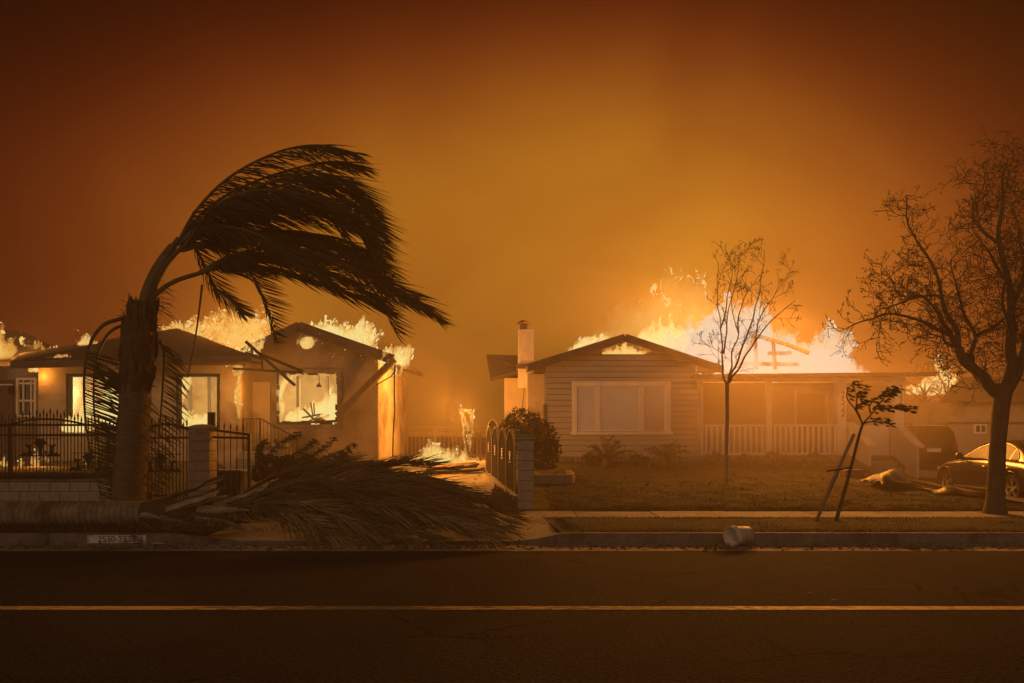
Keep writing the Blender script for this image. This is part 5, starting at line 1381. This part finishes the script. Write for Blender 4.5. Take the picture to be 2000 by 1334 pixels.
# --- dark SUV further up the drive, tail to the street
suv = thing('suv', (16.1, 30.4, .22), 'dark boxy SUV parked far up the drive, tail towards street', 'car', rz=math.pi/2-.05)
st_ = [(0,1.0),(.06,1.05),(.12,1.6),(.35,1.74),(1.2,1.78),(2.3,1.74),(2.9,1.35),(3.1,1.12),(4.2,1.02),(4.5,.8),(4.55,.6)]
def ssec(x):
    t = lerp_tab(st_,x); w = .95 if .1 < x < 4.3 else .88; wt = w*(1-.22*max(0,(t-1.05))/.7)
    half = [(w*.85,.28),(w,.36),(w,.75),(w*.97,min(1.0,t-.1)),(wt+.01,t-.09),(wt-.05,t-.02),(wt*.5,t),(0,t+.01)]
    return [(x,y,z) for y,z in half]+[(x,-y,z) for y,z in half[:-1][::-1]]
sb = loft('body', [0,.03,.06,.09,.12,.2,.35,.6,.9,1.2,1.6,2,2.3,2.6,2.9,3.1,3.5,3.9,4.2,4.4,4.5,4.55], ssec, M['car_paint'], suv)
cm = MB()
for xx in (.85,3.65): cm.lathe((xx,-1.3,.37),(0,1,0),[(0,.42),(2.6,.42)],28)
cut_local(sb, cm)
MB().box(.3,4.2,-.66,.66,.3,.85).build('underbody', M['tyre'], suv, local=True)
MB().prism([(.055,-.72,1.08),(.055,.72,1.08),(.125,.62,1.56),(.125,-.62,1.56)],(-.02,0,0)).build('rear_window', M['car_glass'], suv, local=True)
MB().box(-.03,-.005,-.26,.26,.74,.88).build('number_plate', M['plate'], suv, local=True)
MB().box(-.06,-.002,-.86,.86,.38,.58).build('bumper', M['tyre'], suv, local=True)
for s_ in (1,-1):
    MB().box(-.02,.02,min(s_*.74,s_*.87),max(s_*.74,s_*.87),.82,1.06).build('tail_light', M['tail_lens'], suv, local=True)
    MB().prism([(.35,s_*.90,1.08),(2.75,s_*.91,1.08),(2.3,s_*.80,1.58),(.4,s_*.78,1.60)],(0,s_*.012,0)).build('window', M['car_glass'], suv, local=True)
    MB().tube([Vector((.35,s_*.68,1.76)),Vector((.5,s_*.68,1.82)),Vector((2.1,s_*.68,1.81)),Vector((2.25,s_*.68,1.75))], .02, 6).build('roof_rail', M['tyre'], suv, True, local=True)
    for xx in (.85,3.65): wheel(suv, xx, s_*.93, .37, s_)
MB().box(-.012,-.002,-.2,.2,1.0,1.03).build('badge_strip', M['chrome'], suv, local=True)

# ================================================================== LOOSE THINGS
mat('tarp', (.022,.02,.018), (.014,.012,.011), 3, .42, .02, 6, spec=.3)
mat('tarp_grey', (.22,.20,.17), (.14,.12,.10), 3, .5, .02, 6)
def sheet(name, top, Y, back, front, label, m_, seed, nv=12):
    rr = random.Random(seed); mb = MB(); U = 60; vs_ = []
    tp_ = catmull([P(a,b_,Y) for a,b_ in top], U)
    for i, c in enumerate(tp_):
        g0 = gz(c.x, Y)+.04; h = max(.02, c.z-g0)
        for j in range(nv+1):
            v = j/nv
            y = Y + back*(1-v*2) if v < .5 else Y - front*(v*2-1)
            zz = g0 + h*(math.sin(math.pi*min(1,v*1.0))**.7)
            n_ = mnoise.fractal(Vector((c.x*2.2+seed, y*2.2, v*3)), 1.0, 2.0, 4)
            fold = .05*math.sin(c.x*9+seed+v*2.0)*math.sin(math.pi*v)
            vs_.append((c.x+.05*n_, y+.06*n_, max(g0-.005, zz+(.07*n_+fold)*math.sin(math.pi*v))))
    n = nv+1
    mb.add(vs_, [[i*n+j,(i+1)*n+j,(i+1)*n+j+1,i*n+j+1] for i in range(U) for j in range(nv)])
    return tag(mb.build(name, M[m_], None, True), label, 'tarp')
sheet('plastic_sheet', [(1712,941),(1722,932),(1745,934),(1768,943),(1790,952),(1806,961)], 18.9, .30, .42, 'crumpled black plastic sheet lying on the lawn edge', 'tarp', 3)
sheet('plastic_sheet', [(1806,966),(1820,958),(1845,953),(1875,956),(1905,960),(1935,966)], 18.2, .3, .42, 'black plastic sheet stretched beside the sedan front wheel', 'tarp', 5)
sheet('grey_tarp', [(1685,938),(1705,932),(1735,918),(1758,928),(1775,942)], 20.2, .3, .35, 'grey tarp heaped behind the black plastic on the lawn', 'tarp_grey', 7)
MB_ = MB().box(P(1652,1,21).x, P(1690,1,21).x, 21.0, 21.4, .5, .72); tag(MB_.build('planter_box', M['rust'], bevel=.02), 'low brown planter box at the foot of the porch stair', 'planter')

# white bucket lying in the gutter
mat('plastic_white', (.66,.62,.56), (.5,.46,.41), 7, .45, c3=(.36,.31,.26), s3=5)
bk = thing('bucket', P(1432,1070,11.95), 'dirty white plastic bucket lying on its side in the gutter', 'bucket')
ax = Vector((-.90,-.43,-.03)).normalized(); bc = Vector(P(1446,1053,11.98)) ; bc.z = .155
R0, R1, L = .125, .152, .36
b0_ = bc - ax*.17
MB().lathe(b0_, ax, [(0,.02),(0,R0-.01),(.01,R0),(.24,R1-.012),(.27,R1-.008),(.275,R1),(.29,R1),(.295,R1-.005),(L-.012,R1),(L,R1),(L,R1-.008),(.02,R0-.008),(.015,.02)], 36, cap=False).build('body', M['plastic_white'], bk, True)
for tt, rr_ in ((L,R1),(.28,R1)):
    u = ax.cross(Vector((0,0,1))).normalized(); w_ = u.cross(ax).normalized()
    MB().tube([b0_+ax*tt+(u*math.cos(2*math.pi*i/32)+w_*math.sin(2*math.pi*i/32))*(rr_+.002) for i in range(33)], .006, 5).build('rim', M['plastic_white'], bk, True)

# leaf litter and debris in the gutter, on the road and apron
lt_ = MB(); rr = random.Random(131)
def bit(x, y, z, s_): ribbon(lt_, Vector((x,y,z+.004)), Vector((rr.uniform(-1,1),rr.uniform(-1,1),rr.uniform(0,.5))), s_, s_*rr.uniform(.08,.4), Vector((0,0,-.1)), rr, 2)
for _ in range(2600): 
    x = rr.uniform(-12,14); bit(x, ROAD_E + .35 + abs(rr.gauss(0,.28)) - .3*rr.random(), .0, rr.uniform(.02,.10))
for _ in range(500): bit(rr.uniform(-12,14), rr.uniform(6,11.4), .004, rr.uniform(.008,.03))
for _ in range(700): bit(rr.gauss(-1.6,2.0), rr.uniform(12.4,16.5), .16, rr.uniform(.015,.05))
for _ in range(700): x = rr.uniform(-.4,.15); y = rr.uniform(15.9,18); bit(x, y, gz(x,y)+.08+.12*rr.random(), rr.uniform(.05,.16))
for _ in range(500): x = rr.uniform(-7,9); y = rr.uniform(16.2,23); bit(x, y, gz(x,y)+.08, rr.uniform(.03,.12))
for _ in range(45): bit(P(1380,1,11.7).x+rr.gauss(0,.14), rr.gauss(11.6,.07), .005+.03*rr.random(), rr.uniform(.04,.12))
for _ in range(140): bit(P(1870,1,11.8).x+rr.gauss(-.4,.35), rr.gauss(11.6,.06), .01, rr.uniform(.04,.10))
tag(lt_.build('leaf_litter', M['dry_leaf']), 'dry leaves and twigs blown along gutter, drive and lawn', 'litter', kind='stuff')
# a few stones and shards on the road
for i, (a, b_, s_) in enumerate(((312,1062,.05),(1630,1172,.02),(1582,1159,.018))):
    Y = CH*F/(b_-HY); V, FC = ico(2); c = P(a,b_,Y)
    mb = MB().add([c+Vector((v.x*s_*2.2,v.y*s_,max(0,v.z*s_*.7))) * 1.0 for v in V], FC)
    tag(mb.build('stone', M['block']), ('pale shard lying in the gutter by the painted kerb number','small pale stone on the road just beyond the yellow line','tiny pale stone on the road towards the bucket')[i], 'stone')

# ================================================================== FIRE
def outline_puffs(prof, Y0, Y1, base, step, seed, wmin=.22, lean=.18, layers=2, hk=1.0, wk=.42):
    """puffs under a flame outline; prof: list of (px, top py), base: py of the seat of the fire"""
    rr = random.Random(seed); out = []
    a, b_ = prof[0][0], prof[-1][0]; p = a
    while p <= b_:
        for (q0, q1) in zip(prof, prof[1:]):
            if q0[0] <= p <= q1[0]:
                top = q0[1] + (q1[1]-q0[1])*(p-q0[0])/max(1e-6, q1[0]-q0[0]); break
        for l in range(layers):
            Y = rr.uniform(Y0, Y1)
            bb = base(p) if callable(base) else base
            c = P(p + rr.uniform(-.5,.5)*step, bb, Y)
            h = max(.12, (bb-top)/F*Y * rr.uniform(.62, 1.0) * hk)
            out.append((c.x, c.y, c.z-.05, max(wmin, min(h*wk, .8))*rr.uniform(.75,1.15), h, lean*rr.uniform(.2,1.6)))
        p += step
    return out
# --- right house: the great fire over the porch roof
f1 = flame('roof_fire', outline_puffs([(1268,690),(1300,668),(1330,640),(1362,620),(1392,596),(1415,612),(1440,640),(1470,648),(1520,660),(1560,676),(1590,672),(1640,690),(1690,728)], 27.2, 28.6, 742, 9, 11, .2, .45, 3, wk=.36),
           'fire_white', 'huge white-hot roof fire billowing behind the porch roof of the bungalow', sub=4, seed=4)
f2 = flame('roof_fire', [(*P(1628,735,27.6), .62, 1.15, .0), (*P(1615,712,27.7), .5, 1.0, -.1), (*P(1640,700,27.6), .46, .9, .12), (*P(1622,672,27.7), .36, .66, -.08), (*P(1652,690,27.6), .26, .55, .3), (*P(1600,668,27.8),.22,.5,-.2), (*P(1590,735,27.6),.4,.9,.0)],
           'fire_white', 'tall separate column of white flame at the porch end of the roof fire', sub=4, seed=9, amp=.7)
for k, (p, q) in enumerate(((1290,682),(1345,655),(1400,622),(1455,650),(1510,656),(1565,664))): firelight('fire_light', P(p,q,26.2), 470, f1, 1.2)
for (p, q) in ((1620,640),(1675,690)): firelight('fire_light', P(p,q,26.2), 470, f2, 1.2)
firelight('fire_light', P(1370,640,30.6), 500, f1, .8); firelight('fire_light', P(1530,660,30.5), 500, f2, .8)
f3 = flame('roof_fire', outline_puffs([(1104,684),(1120,662),(1140,650),(1160,652),(1182,648)], 27, 28, lambda p: 692-(p-1108)*.30, 4, 3, .06, .5, 2, wk=.26), 'fire_yellow', 'thin ragged flames along the left slope of the bungalow roof', sub=3, seed=2, parts=True)
f3b = flame('roof_fire', outline_puffs([(1245,652),(1262,640),(1282,632),(1300,640),(1318,628)], 27.2, 28.2, lambda p: 672+(p-1217)*.32, 5, 43, .12, .5, 3, wk=.30), 'fire_yellow', 'streaming flames just behind the right slope of the bungalow gable', sub=3, seed=41)
f3c = flame('lit_smoke_plume', [(*P(1225,672,29.5), .9, 1.4, .1), (*P(1270,672,29.6), 1.0, 1.8, .15), (*P(1310,668,29.7), 1.0, 2.3, .15), (*P(1350,660,29.7), .9, 2.0, .1), (*P(1180,676,29.5), .6, .7, .2), (*P(1400,660,29.8), .9, 1.5, .2)], 'smoke_glow', 'pale translucent smoke plume above the bungalow roof, given its own glow', sub=4, seed=42, amp=.45)
f4 = flame('gable_fire', outline_puffs([(1172,688),(1195,676),(1217,668),(1240,676),(1262,688)], 25.2, 25.4, 692, 4, 6, .10, 0, 2, wk=.35), 'fire_yellow', 'white fire glowing in the open gable peak of the bungalow', sub=3, seed=3)
f4b = flame('gable_fire', outline_puffs([(1200,662),(1217,657),(1240,664),(1262,672)], 24.55, 24.6, lambda p: 664+abs(p-1217)*.36, 6, 8, .05, .2, 1), 'fire_yellow', 'small flames licking the ridge of the bungalow gable', sub=3, seed=5, parts=True)
f5 = flame('roof_fire', outline_puffs([(1655,733),(1690,722),(1700,727),(1730,726),(1760,724),(1800,728)], 26, 27, 734, 7, 6, .08, .3, 1), 'fire_yellow', 'low line of flames along the far end of the porch roof', sub=3, seed=7, parts=True)
f6 = flame('gutter_fire', [(*P(1360,740,24.7), .03, .42, .0),(*P(1361,752,24.7), .025, .25, .0)] + outline_puffs([(1376,728),(1400,730)],24.45,24.5,734,6,3,.04,.1,1), 'fire_yellow', 'narrow flame burning in the corner between gable and porch', sub=3, seed=8, parts=True)
# --- left house
f7 = flame('roof_fire', outline_puffs([(318,640),(345,628),(380,622),(420,612),(450,618),(480,640),(500,660),(520,676)], 25.8, 26.8, lambda p: 646+max(0,p-345)*.30, 5, 21, .10, 1.3, 3, wk=.22, hk=.9), 'fire_orange', 'ragged orange flames streaming over the porch roof hip', sub=4, seed=13, amp=.8)
f8 = flame('roof_fire', outline_puffs([(350,640),(375,646),(420,664),(450,672),(480,676),(500,672),(530,690),(545,705)], 24.6, 25.0, lambda p: 650+max(0,p-345)*.33, 4, 25, .06, 1.0, 3, wk=.22, hk=.9), 'fire_yellow', 'bright flames between the porch roof and the side gable', sub=3, seed=14)
firelight('fire_light', P(470,660,24.3), 200, f8, .4)
f9 = flame('roof_fire', outline_puffs([(597,634),(620,622),(640,634),(655,632),(690,634),(700,656),(725,676),(745,688)], 24.2, 25.4, lambda p: 646+max(0,p-592)*.315, 3.5, 31, .05, 1.3, 3, wk=.20, hk=.9), 'fire_yellow', 'flames racing along the right slope of the side gable', sub=4, seed=15, amp=.7)
f10 = flame('eave_fire', outline_puffs([(738,684),(752,676),(766,680),(778,690),(790,700)], 23.0, 23.4, lambda p: 712, 3, 33, .05, .9, 3, wk=.22) + [(*P(784,735,23.2),.05,.5,.1), (*P(776,742,23.3),.04,.4,.0), (*P(788,722,23.2),.05,.4,.2), (*P(770,730,23.3),.05,.3,.1)], 'fire_yellow', 'cluster of flames on the lower right eave of the side gable', sub=3, seed=16, amp=.8)
f11 = flame('wall_fire', [(*P(p, q, 23.9), .09, h, .15) for (p, q, h) in ((755,798,.6),(762,770,.7),(758,745,.7),(768,792,.4),(752,725,.6),(764,735,.5))], 'fire_orange', 'flames along the outer side wall under the burnt eave', sub=3, seed=17, amp=.8)
firelight('fire_light', P(790,725,24.8), 110, f10, .3)
f12 = flame('vent_fire', [(*P(598,682,24.0), .22, .42, 0), (*P(606,680,24.0), .16, .36, 0.1), (*P(590,680,24.0),.16,.36,-.1)] + [(*P(598+17*math.cos(a*.7), 669-13*math.sin(a*.7), 23.55), .03, .16, .3) for a in range(9)], 'fire_yellow', 'fire showing through the round hole in the gable wall', sub=3, seed=18)
f13 = flame('room_fire', [(*P(645,828,24.6), .5, .85, .0), (*P(620,828,24.9), .4, .5, .0), (*P(575,828,24.8), .3, .5, 0.1), (*P(549,826,23.95), .10, 1.3, 0), (*P(552,780,23.95), .09, .8, 0), (*P(600,830,24.7),.5,.2,0)], 'fire_yellow', 'fire on the floor of the room behind the big window', sub=4, seed=19)
firelight('fire_light', P(630,765,25.2), 75, f13, .3, (1, .60, .20)); firelight('fire_light', P(565,765,24.3), 28, f13, .2, (1, .60, .20))
f14 = flame('room_fire', [(*P(138,835,22.95), .14, 1.5, .02), (*P(150,760,23.0), .2, .5, .3), (*P(170,840,23.2), .25, .9, .1), (*P(215,850,23.6), .5, 1.6, .1), (*P(240,800,23.2), .4, 1.1, .1)], 'fire_yellow', 'flames climbing inside the porch window behind the leaning palm', sub=4, seed=20)
f15 = flame('room_fire', [(*P(352,830,22.95), .12, .9, .03), (*P(356,770,22.95), .14, .55, .12), (*P(360,835,23.4), .2, .5, .1), (*P(380,845,23.8), .5, .5, .1)], 'fire_yellow', 'flames up the left jamb of the open porch window', sub=4, seed=22)
firelight('fire_light', P(392,770,24.2), 75, f15, .3, (1, .60, .20)); firelight('fire_light', P(170,770,24.0), 75, f14, .3, (1, .60, .20))
f16 = flame('column_fire', [(*P(464+4*math.sin(p),p,22.45), .045, .40, .08) for p in range(728,826,7)] + [(*P(447,712,22.4),.12,.22,.3), (*P(470,700,22.4),.2,.3,.3), (*P(500,690,22.5),.2,.4,.3)], 'fire_yellow', 'flames running up the end column of the porch', sub=3, seed=23, amp=.8)
firelight('fire_light', P(480,765,21.9), 30, f16, .3)
f17 = flame('roof_fire', outline_puffs([(152,662),(160,650),(172,655),(188,664)], 23.6, 24.2, 672, 3, 35, .05, .4, 2, wk=.25), 'fire_yellow', 'small clump of flames on the upper left hip of the porch roof', sub=3, seed=24)
f18 = flame('roof_fire', outline_puffs([(78,700),(100,694),(120,688),(136,686)], 22.2, 22.3, lambda p: 704-(p-78)*.08, 4, 36, .07, .5, 1), 'fire_yellow', 'low flames licking the left eave of the porch roof', sub=3, seed=25)
f19 = flame('eave_fire', outline_puffs([(62,708),(80,708),(98,708)], 23.6, 23.9, 724, 5, 37, .1, .2, 2), 'fire_yellow', 'fire under the left soffit of the porch', sub=3, seed=26)
firelight('fire_light', P(85,735,22.6), 25, f19, .3)
f20 = flame('roof_fire', [(*P(8,702,27.2), .42, .85, .0), (*P(-20,706,27.3), .6, 1.0, .0)] + outline_puffs([(38,655),(60,668),(75,660),(100,676),(115,680)], 27.3, 27.6, lambda p: 668+(p-38)*.22, 6, 38, .07, .4, 1), 'fire_orange', 'fire ball and ridge flames on the far left neighbour roof', sub=4, seed=27)
firelight('fire_light', P(15,690,26.6), 150, f20, .3)
f21 = flame('ground_fire', [(*P(70,918,19), .10, .45, .02), (*P(40,916,19), .08, .3, .02), (*P(8,914,19), .10, .25, .02), (*P(92,905,19), .05, .25, .02), (*P(150,845,21.5), .5, .4, .02)], 'fire_yellow', 'small ground fires behind the iron fence', sub=3, seed=28, parts=True)
firelight('fire_light', P(70,900,18.8), 40, f21, .2)
# --- between the houses
f22 = flame('lumber_fire', [(*P(862,908,21.6), .28, .36, .06), (*P(845,904,21.7), .2, .42, .05), (*P(880,905,21.5), .2, .3, .1), (*P(900,902,21.6), .2, .22, .1), (*P(832,900,21.9), .14, .3, .05), (*P(815,902,21.6), .14, .16, .05)] + [(*P(p,900,21.4), .05, .12, .05) for p in (905,915,925,932)], 'fire_yellow', 'flames on the burning heap of boards in the driveway', sub=4, seed=29, amp=.8)
firelight('fire_light', P(865,872,21.0), 130, f22, .25)
f23 = flame('gate_post_fire', [(*P(a+(b_-a)*t/9+2*math.sin(t*5), y0+(y1-y0)*t/9, 25.85), .03*(1+.5*math.sin(t*3)), .24+.1*math.sin(t*7), .25*math.sin(t*4)) for (a,b_,y0,y1) in ((901,908,806,886),(923,917,812,884),(905,919,815,868)) for t in range(10)], 'fire_yellow', 'flames wrapped round the burning gate post beside the drive', sub=3, seed=30, amp=.9)
firelight('fire_light', P(895,800,25.6), 260, f23, .25)
f24 = flame('far_fire', [(*P(1838,770,44), .7, 1.5, .0), (*P(1815,772,44), .7, .8, .0), (*P(1795,770,44), .8, .5, .0), (*P(1860,766,44), .5, .7, .0), (*P(1885,772,44), .5, .35, .0)], 'fire_yellow', 'distant fire glowing through twigs beyond the parked cars', sub=4, seed=31, amp=.6)
firelight('fire_light', P(1835,748,43), 900, f24, .5)

# sparks drifting off the fires
sp = MB(); rr = random.Random(44)
def spark(c, s_):
    d = Vector((rr.uniform(-1,1),rr.uniform(-1,1),rr.uniform(-1,1)))*s_; e_ = Vector((rr.uniform(-1,1),rr.uniform(-1,1),rr.uniform(-1,1)))*s_
    sp.add([c, c+d, c+e_, c+(d+e_)*.4+Vector((0,0,s_))], [(0,1,2),(0,1,3),(1,2,3),(0,2,3)])
for (a, b_, c0, d0, Y, n) in ((1240,1720,580,720,26.5,60),(590,800,620,720,23,70),(740,800,690,810,23,60),(330,540,610,690,24.5,60),(140,190,640,670,23,15),(30,120,640,690,26.5,20),(740,1000,760,900,23,30),(0,300,840,930,18,20),(880,935,790,900,25,40)):
    for _ in range(n): spark(P(rr.uniform(a,b_), rr.uniform(c0,d0), Y+rr.uniform(-.6,.6)), rr.uniform(.008,.028))
tag(sp.build('sparks', M['ember']), 'sparks and burning flakes drifting off the roofs', 'sparks', kind='stuff')

# the smoky air itself
def smoke_mat(name, colr, dens, an):
    hz = bpy.data.materials.new(name); hz.use_nodes = True; nt = hz.node_tree; nt.nodes.clear()
    o_ = nd(nt, 'ShaderNodeOutputMaterial'); pv = nd(nt, 'ShaderNodeVolumePrincipled')
    pv.inputs['Color'].default_value = (*colr, 1); pv.inputs['Density'].default_value = dens; pv.inputs['Anisotropy'].default_value = an
    nt.links.new(pv.outputs[0], o_.inputs['Volume']); hz.cycles.volume_sampling = 'EQUIANGULAR'; return hz
hz = smoke_mat('haze', (.85,.70,.55), .005, .35)
hb = MB().box(-131, 131, -61, 161, -1.35, 9.6).build('haze', hz)
tag(hb, 'thin smoke haze filling the whole street', 'haze', kind='stuff')
# thicker smoke hanging round the burning houses
def smoke(c, r_, dens, label, seed, an=.3, sub=4, amp=.22, colr=(.88,.72,.55)):
    V, FC = ico(sub); off = Vector((seed*3.7, seed*1.3, 9.1)); vs_ = []
    for v in V:
        k = 1 + amp*mnoise.fractal(v*1.4+off, 1.0, 2.0, 4)
        vs_.append((c[0]+v.x*r_[0]*k, c[1]+v.y*r_[1]*k, min(9.5, max(.0, c[2]+v.z*r_[2]*k))))
    o = MB().add(vs_, FC).build('smoke', smoke_mat('smoke', colr, dens, an), None, True)
    return tag(o, label, 'smoke', kind='stuff')
def bank(c, r_, dens, label, seed, shells=4, amp=.25, an=.3):      # nested shells, so the bank thins out towards its edge
    for k in range(shells):
        f = 1 - .2*k
        smoke((c[0]+.3*k*math.sin(seed+k), c[1]+.15*k, c[2]), (r_[0]*f, r_[1]*f, r_[2]*f), dens/shells*(.7+.3*k), label + (', outer veil', '', ', inner part', ', densest core')[k], seed*7+k, amp=amp, an=an)
bank((7.6,23.2,1.5), (8.6,5.4,2.9), .055, 'glowing smoke hanging before the bungalow porch', 1, an=.55)
bank((-8.5,24.8,2.8), (8.0,4.2,4.2), .046, 'thin smoke round the burning stucco house', 2)
bank((2.0,31.5,4.0), (15,5.5,5.2), .066, 'smoke drifting between and behind the two houses', 3)
bank((4.3,29.9,6.0), (3.4,1.8,2.6), .12, 'pale smoke plume rising off the bungalow roof', 4, amp=.6)
